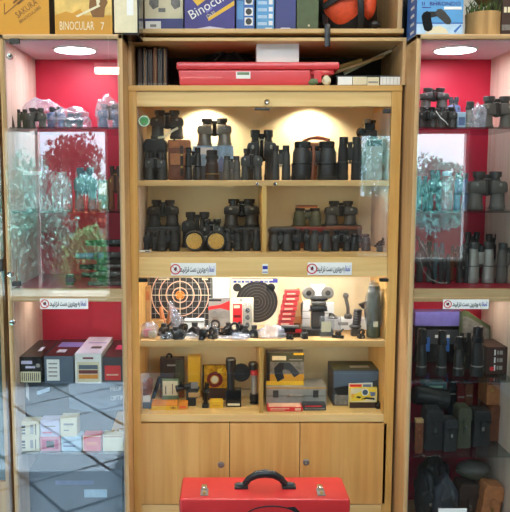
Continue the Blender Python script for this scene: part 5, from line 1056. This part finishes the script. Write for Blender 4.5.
bino('mono', 'pewter', 464.5, 475, 101.5, s1, .11, 'silver monocular with a pale cap in the middle of the right top shelf')
bino('roof', 'pewter', 474, 487, 108, s1, .15, 'narrow silver binoculars behind the white strap, right top shelf', GR)
bino('porro', 'grey', 478, 515, 96.5, s1, .12, 'large grey-brown binoculars at the right end of the right top shelf', GR)
plastic_bag(471, 486, 104, s1, .09, 'small clear plastic wrap beside the large grey-brown binoculars', .03, 9)
o = MB().tube([at(436, 111, .045), at(441, 118, .04), at(446, 122, .04), at(448, 125, .04)], .0014, 6).build('cord', 'white', None); tag(o, 'thin white cord hanging over the dark binoculars, right top shelf', 'cord')
# second shelf
bino('porro', 'grey', 467.5, 506, 171.5, s2, .10, 'large grey binoculars on the right second glass shelf', GR, .0)
bino('roof', 'teal', 416, 428, 176, s2, .14, 'teal binoculars at the left end of the right second shelf', GR); bino('porro', 'teal', 428, 442, 170, s2, .18, 'teal binoculars second from the left on the right second shelf', GR)
bino('roof', 'blue', 454, 469, 173, s2, .17, 'blue binoculars beside the large grey pair on the right second shelf', GR)
x, w, h = fit(441, 452, 172, .12, s2); t = thing('glass_jar', 'clear jar between teal and blue binoculars on the right second shelf', 'jar', (x, .12, s2)); MB().lathe([(w*.5, .001), (w*.5, h*.78), (w*.4, h*.9), (w*.4, h), (w*.36, h), (w*.36, h*.9), (w*.46, h*.78), (w*.46, .004), (w*.5, .001)], seg=22).build('shell', 'acrylic', t); MB().lathe([(0, h*.9), (w*.42, h*.9), (w*.42, h*1.02), (0, h*1.02)], seg=20).build('lid', 'pale_blue', t)
# floor board
bino('porro', 'dark', 416, 434, 241, fl, .14, 'dark binoculars at the left end of the right compartment floor', GR); bino('roof', 'teal', 432, 445, 243, fl, .20, 'teal binoculars behind the cord, right compartment floor', GR); bino('roof', 'soft', 438, 451, 254, fl, .10, 'small black binoculars at the front of the right compartment floor', GR)
bino('porro', 'tan', 449, 461, 246, fl, .19, 'reddish brown binoculars in the middle of the right compartment floor', GR); bino('roof', 'black', 457, 470, 247, fl, .12, 'black binoculars left of the silver pair, right compartment floor', GR)
bino('porro', 'soft', 462, 482, 232, fl, .24, 'black binoculars at the back behind the silver pair', GR); bino('porro', 'soft', 483, 503, 234, fl, .25, 'black binoculars at the back right of the right compartment floor', GR)
bino('roof', 'pewter', 467, 495, 242, fl, .12, 'large silver-grey binoculars at the front of the right compartment floor', GR); bino('roof', 'grey', 496, 522, 243, fl, .12, 'grey binoculars cut off at the right edge, compartment floor', GR)
o = MB().tube([at(420, 258, .03), at(423, 270, .028), at(430, 279, .03), at(440, 283, .028), at(447, 283, .028)], .0013, 6).build('cord', 'grey_card', None); tag(o, 'pale cord looping in front of the dark binoculars, right floor board', 'cord')
o = MB().tube([at(417, 236, .05), at(426, 252, .04), at(432, 272, .04), at(434, 284, .04)], .005, 6, .5).build('neck_strap', 'gloss_black', None); tag(o, 'black neck strap falling in front of the left dark binoculars, right floor board', 'strap')
# upper of the lower shelves
t = carton(414.5, 463, 326, za_, .26, .06, 'gloss_black', 'wide black box with a violet lid behind the monoculars'); w, h = t['w'], t['h']; zc = za_+h; hh = Z(312, .26)-zc; MB().box(-w/2, w/2, .0, .06, h, h+hh, .003).build('lid', 'violet_print', t); face(t, .05, .9, .5, .9, 'charcoal', 'front_panel'); face(t, .22, .32, .3, .7, 'blue', 'printed_patch', .0008); face(t, .56, .72, .3, .75, 'blue', 'printed_patch', .0008); face(t, .42, .72, .68, .76, 'white', 'printed_text', .001)
for k, (a, b_, top) in enumerate(((416.5, 427.5, 329), (436.5, 447.5, 331), (453.5, 464.5, 337), (471, 484.5, 327))):
    bino('mono', 'black', a, b_, top, za_, .085, ['black monocular standing at the far left of the shelf', 'black monocular second from the left of the shelf', 'black monocular third from the left of the shelf', 'thickest black monocular before the white-lettered carton'][k]+', lower right showcase', 'standing monoculars')
bino('roof', 'soft', 458, 472, 333, za_, .17, 'black binoculars half hidden behind the standing monoculars', GR)
xx, w, h = fit(461, 490, 311, .24, za_); t = thing('picture_box', 'greenish picture box leaning behind the white-lettered carton', 'box', (xx, .235, za_)); MB().prism([(-w*.5, 0), (w*.5, 0), (w*.5, h*.72), (-w*.3, h), (-w*.5, h*.97)], 0, .03, .001).build('body', 'green_box', t); MB().prism([(-w*.46, h*.05), (w*.46, h*.05), (w*.46, h*.66), (-w*.3, h*.9), (-w*.46, h*.9)], -.0008, .0002).build('printed_picture', 'photo_grey', t)
t = carton(486, 509.5, 347, za_, .10, .13, 'dark_brown', 'dark carton with white lettering at the right of the monoculars'); w, h = t['w'], t['h']; 
for v in (.70, .42, .14): face(t, .34, .40, v, v+.20, 'white', 'white_bar'); face(t, .46, .70, v+.03, v+.17, 'grey_card', 'printed_text'); face(t, .53, .56, v+.03, v+.17, 'dark_brown', 'letter_gap', .0007)
fdisc(t, .26, .20, .008, 'red_print', 'red_dot'); MB().box(-w/2-.0006, -w/2+.0006, .002, .128, .002, h-.002).build('side_panel', 'grey_dark', t)
# leather cases on the lower glass shelf
def lcase(*a, **k): return leather_case(*a, **k)
lcase(423, 441, 407, zb_, .09, .06, 'black_leather', 'tall black leather case with a chrome clasp, left on the cases shelf'); lcase(442, 455.5, 417, zb_, .075, .05, 'black_soft', 'slim soft black case in the middle of the cases shelf', clasp='grey_card'); lcase(455, 469, 405, zb_, .11, .06, 'olive', 'olive black leather case right of the slim soft case'); lcase(470.5, 488, 408, zb_, .12, .06, 'black_leather', 'square black leather case with a pale clasp beside the big brown case', clasp='pewter')
t = lcase(484, 514, 402, zb_, .19, .09, 'brown_leather', 'big brown leather case at the right end of the cases shelf', clasp='brass'); zc = Z(402, .19)
t = carton(487, 508, 377, zc, .15, .09, 'tan_leather', 'orange-brown leather case lying on the big brown case', 'case', 'leather_case', bev=.004); face(t, .02, .98, .72, .94, 'brown_leather', 'flap', .002, .001); face(t, .2, .3, .5, .6, 'brass', 'stud', .003)
xx, w, h = fit(410, 421.5, 419, .045, zb_); t = thing('leather_case', 'small narrow brown leather sleeve with studs at the left of the cases shelf', 'case', (at(418.5, 440, .045).x, .045, zb_)); w *= .7
MB().prism([(-w*.5, .006), (-w*.3, 0), (w*.3, 0), (w*.5, .006), (w*.5, h*.9), (w*.4, h), (-w*.4, h), (-w*.5, h*.9)], -.008, .010, .003).build('body', 'brown_leather', t); MB().box(-w*.5, w*.5, -.010, .011, h*.9, h*1.02, .003).build('lid', 'kraft', t)
for v in (.55, .72): MB().lathe([(0, 0), (.003, 0), (.002, .002), (0, .002)], (0, -.008, v*h), 12, R).build('stud', 'brass', t)
# case lying across
t = thing('leather_case', 'round black leather tube case lying across the standing cases', 'case', (at(431, 399, .13).x, .16, Z(406.5, .16))); t.rotation_euler = (0, math.radians(10), 0); L = (at(450, 399, .13).x-at(413.5, 399, .13).x)*.95
Ry = Matrix.Rotation(math.pi/2, 4, 'Y'); MB().lathe([(0, -L/2), (.030, -L/2), (.034, -L/2+.006), (.034, L*.28), (0, L*.28)], (0, 0, .036), 22, Ry).build('body', 'black_leather', t); MB().lathe([(0, L*.27), (.036, L*.27), (.037, L*.48), (.032, L*.5), (0, L*.5)], (0, 0, .036), 22, Ry).build('lid', 'black_leather', t); MB().box(L*.16, L*.3, -.04, -.03, .026, .04, .002).build('strap', 'black_leather', t); MB().lathe([(.004, 0), (.007, 0), (.007, .003), (.004, .003), (.004, 0)], (L*.2, -.036, .03), 14, R).build('clasp', 'chrome', t)
t = carton(424, 447, 383, Z(400, .2)+.035, .20, .06, 'teal', 'teal plastic pouch lying on the round black tube case', 'pouch', 'pouch', bev=.006); t.location.z = Z(390, .2); face(t, .2, .8, .3, .6, 'mint', 'label')
for k, (a, b_, top, m) in enumerate(((449, 456, 382, 'gloss_black'), (457, 465, 386, 'maroon'), (465.5, 473, 384, 'brown_leather'))):
    t = carton(a, b_, top, zb_, .24, .05, m, ['upright glossy black case at the back of the cases shelf', 'upright dark red case at the back of the cases shelf', 'upright brown case at the back of the cases shelf'][k], 'case', 'slim_case'); face(t, .1, .9, .75, .78, 'grey_card', 'seam')
p0 = at(452, 387, .07); t = thing('key_ring', 'small steel ring hanging in front of the dark cases', 'ring', (p0.x, .10, Z(392, .10))); MB().lathe([(.007, -.0012), (.009, -.0012), (.009, .0012), (.007, .0012), (.007, -.0012)], (0, 0, .009), 20, R).build('ring', 'silver', t); MB().tube([(0, .0, .018), (0, .02, .04), (0, .14, .045)], .0014, 6).build('cord', 'gloss_black', t)
# bottom compartment
for k, (a, b_, top, Y, m, lab) in enumerate(((414.5, 436, 474, .16, 'black_soft', 'soft black bag slumped at the bottom left of the right showcase'), (433, 457, 480, .12, 'charcoal', 'dark grey soft bag at the bottom of the right showcase'), (418, 450, 461, .27, 'black', 'black bag piled at the back of the bottom compartment'))):
    x, w, h = fit(a, b_, top, Y, bo); t = thing('soft_bag', lab, 'bag', (x, Y, bo)); MB().blob(w*.5, .05, h*.52, .22, 2.2, 4, (0, 0, h*.58), k+3).build('body', m, t); MB().tube([(-w*.3, -.05, h*.7), (0, -.058, h*.82), (w*.25, -.052, h*.6), (w*.3, -.05, h*.35)], .005, 6, .5).build('strap', 'grey_dark', t); MB().box(w*.0, w*.12, -.058, -.05, h*.5, h*.56, .002).build('buckle', 'pewter', t)
t = leather_case(455.5, 478, 480.5, bo, .14, .07, 'dark_leather', 'dark leather case with a steel clasp on the bottom board, under the olive pouch'); zc = Z(480.5, .14)
x, w, h = fit(456, 489, 461, .16, zc); t = thing('pouch', 'grey-olive flap pouch lying on the dark leather case', 'pouch', (x, .16, zc)); MB().blob(w*.5, .05, h*.5, .08, 1.8, 3, (0, 0, h*.5), 4).build('body', 'olive', t); MB().blob(w*.46, .046, h*.34, .06, 1.8, 3, (-w*.02, -.010, h*.66), 5).build('flap', 'grey_rubber', t)
t = leather_case(475, 495, 484, bo, .09, .06, 'tan_leather', 'brown leather case leaning right at the bottom of the right showcase', clasp='brass'); t.rotation_euler = (0, math.radians(7), 0); t.location.z += .008
bino('mono', 'tan', 500, 507, 498, bo, .1, 'small brown monocular in the lower right corner'); bino('mono', 'pewter', 493.5, 499.5, 503, bo, .08, 'small pewter monocular in the lower right corner, left of the brown one')
a, b_ = wx(438.5, 467, 512, -.011); t = thing('notice_card', 'blank white card stuck low on the right showcase door', 'card', ((a+b_)/2, -.0095, Z(524, -.01))); hh = Z(508.5, -.01)-Z(524, -.01); MB().box((a-b_)/2, (b_-a)/2, -.001, .0012, 0, hh, .0004).build('sheet', 'white', t); MB().box((a-b_)/2*.9, (b_-a)/2*.9, -.0014, 0, hh*.1, hh*.3).build('print', 'red_print', t)
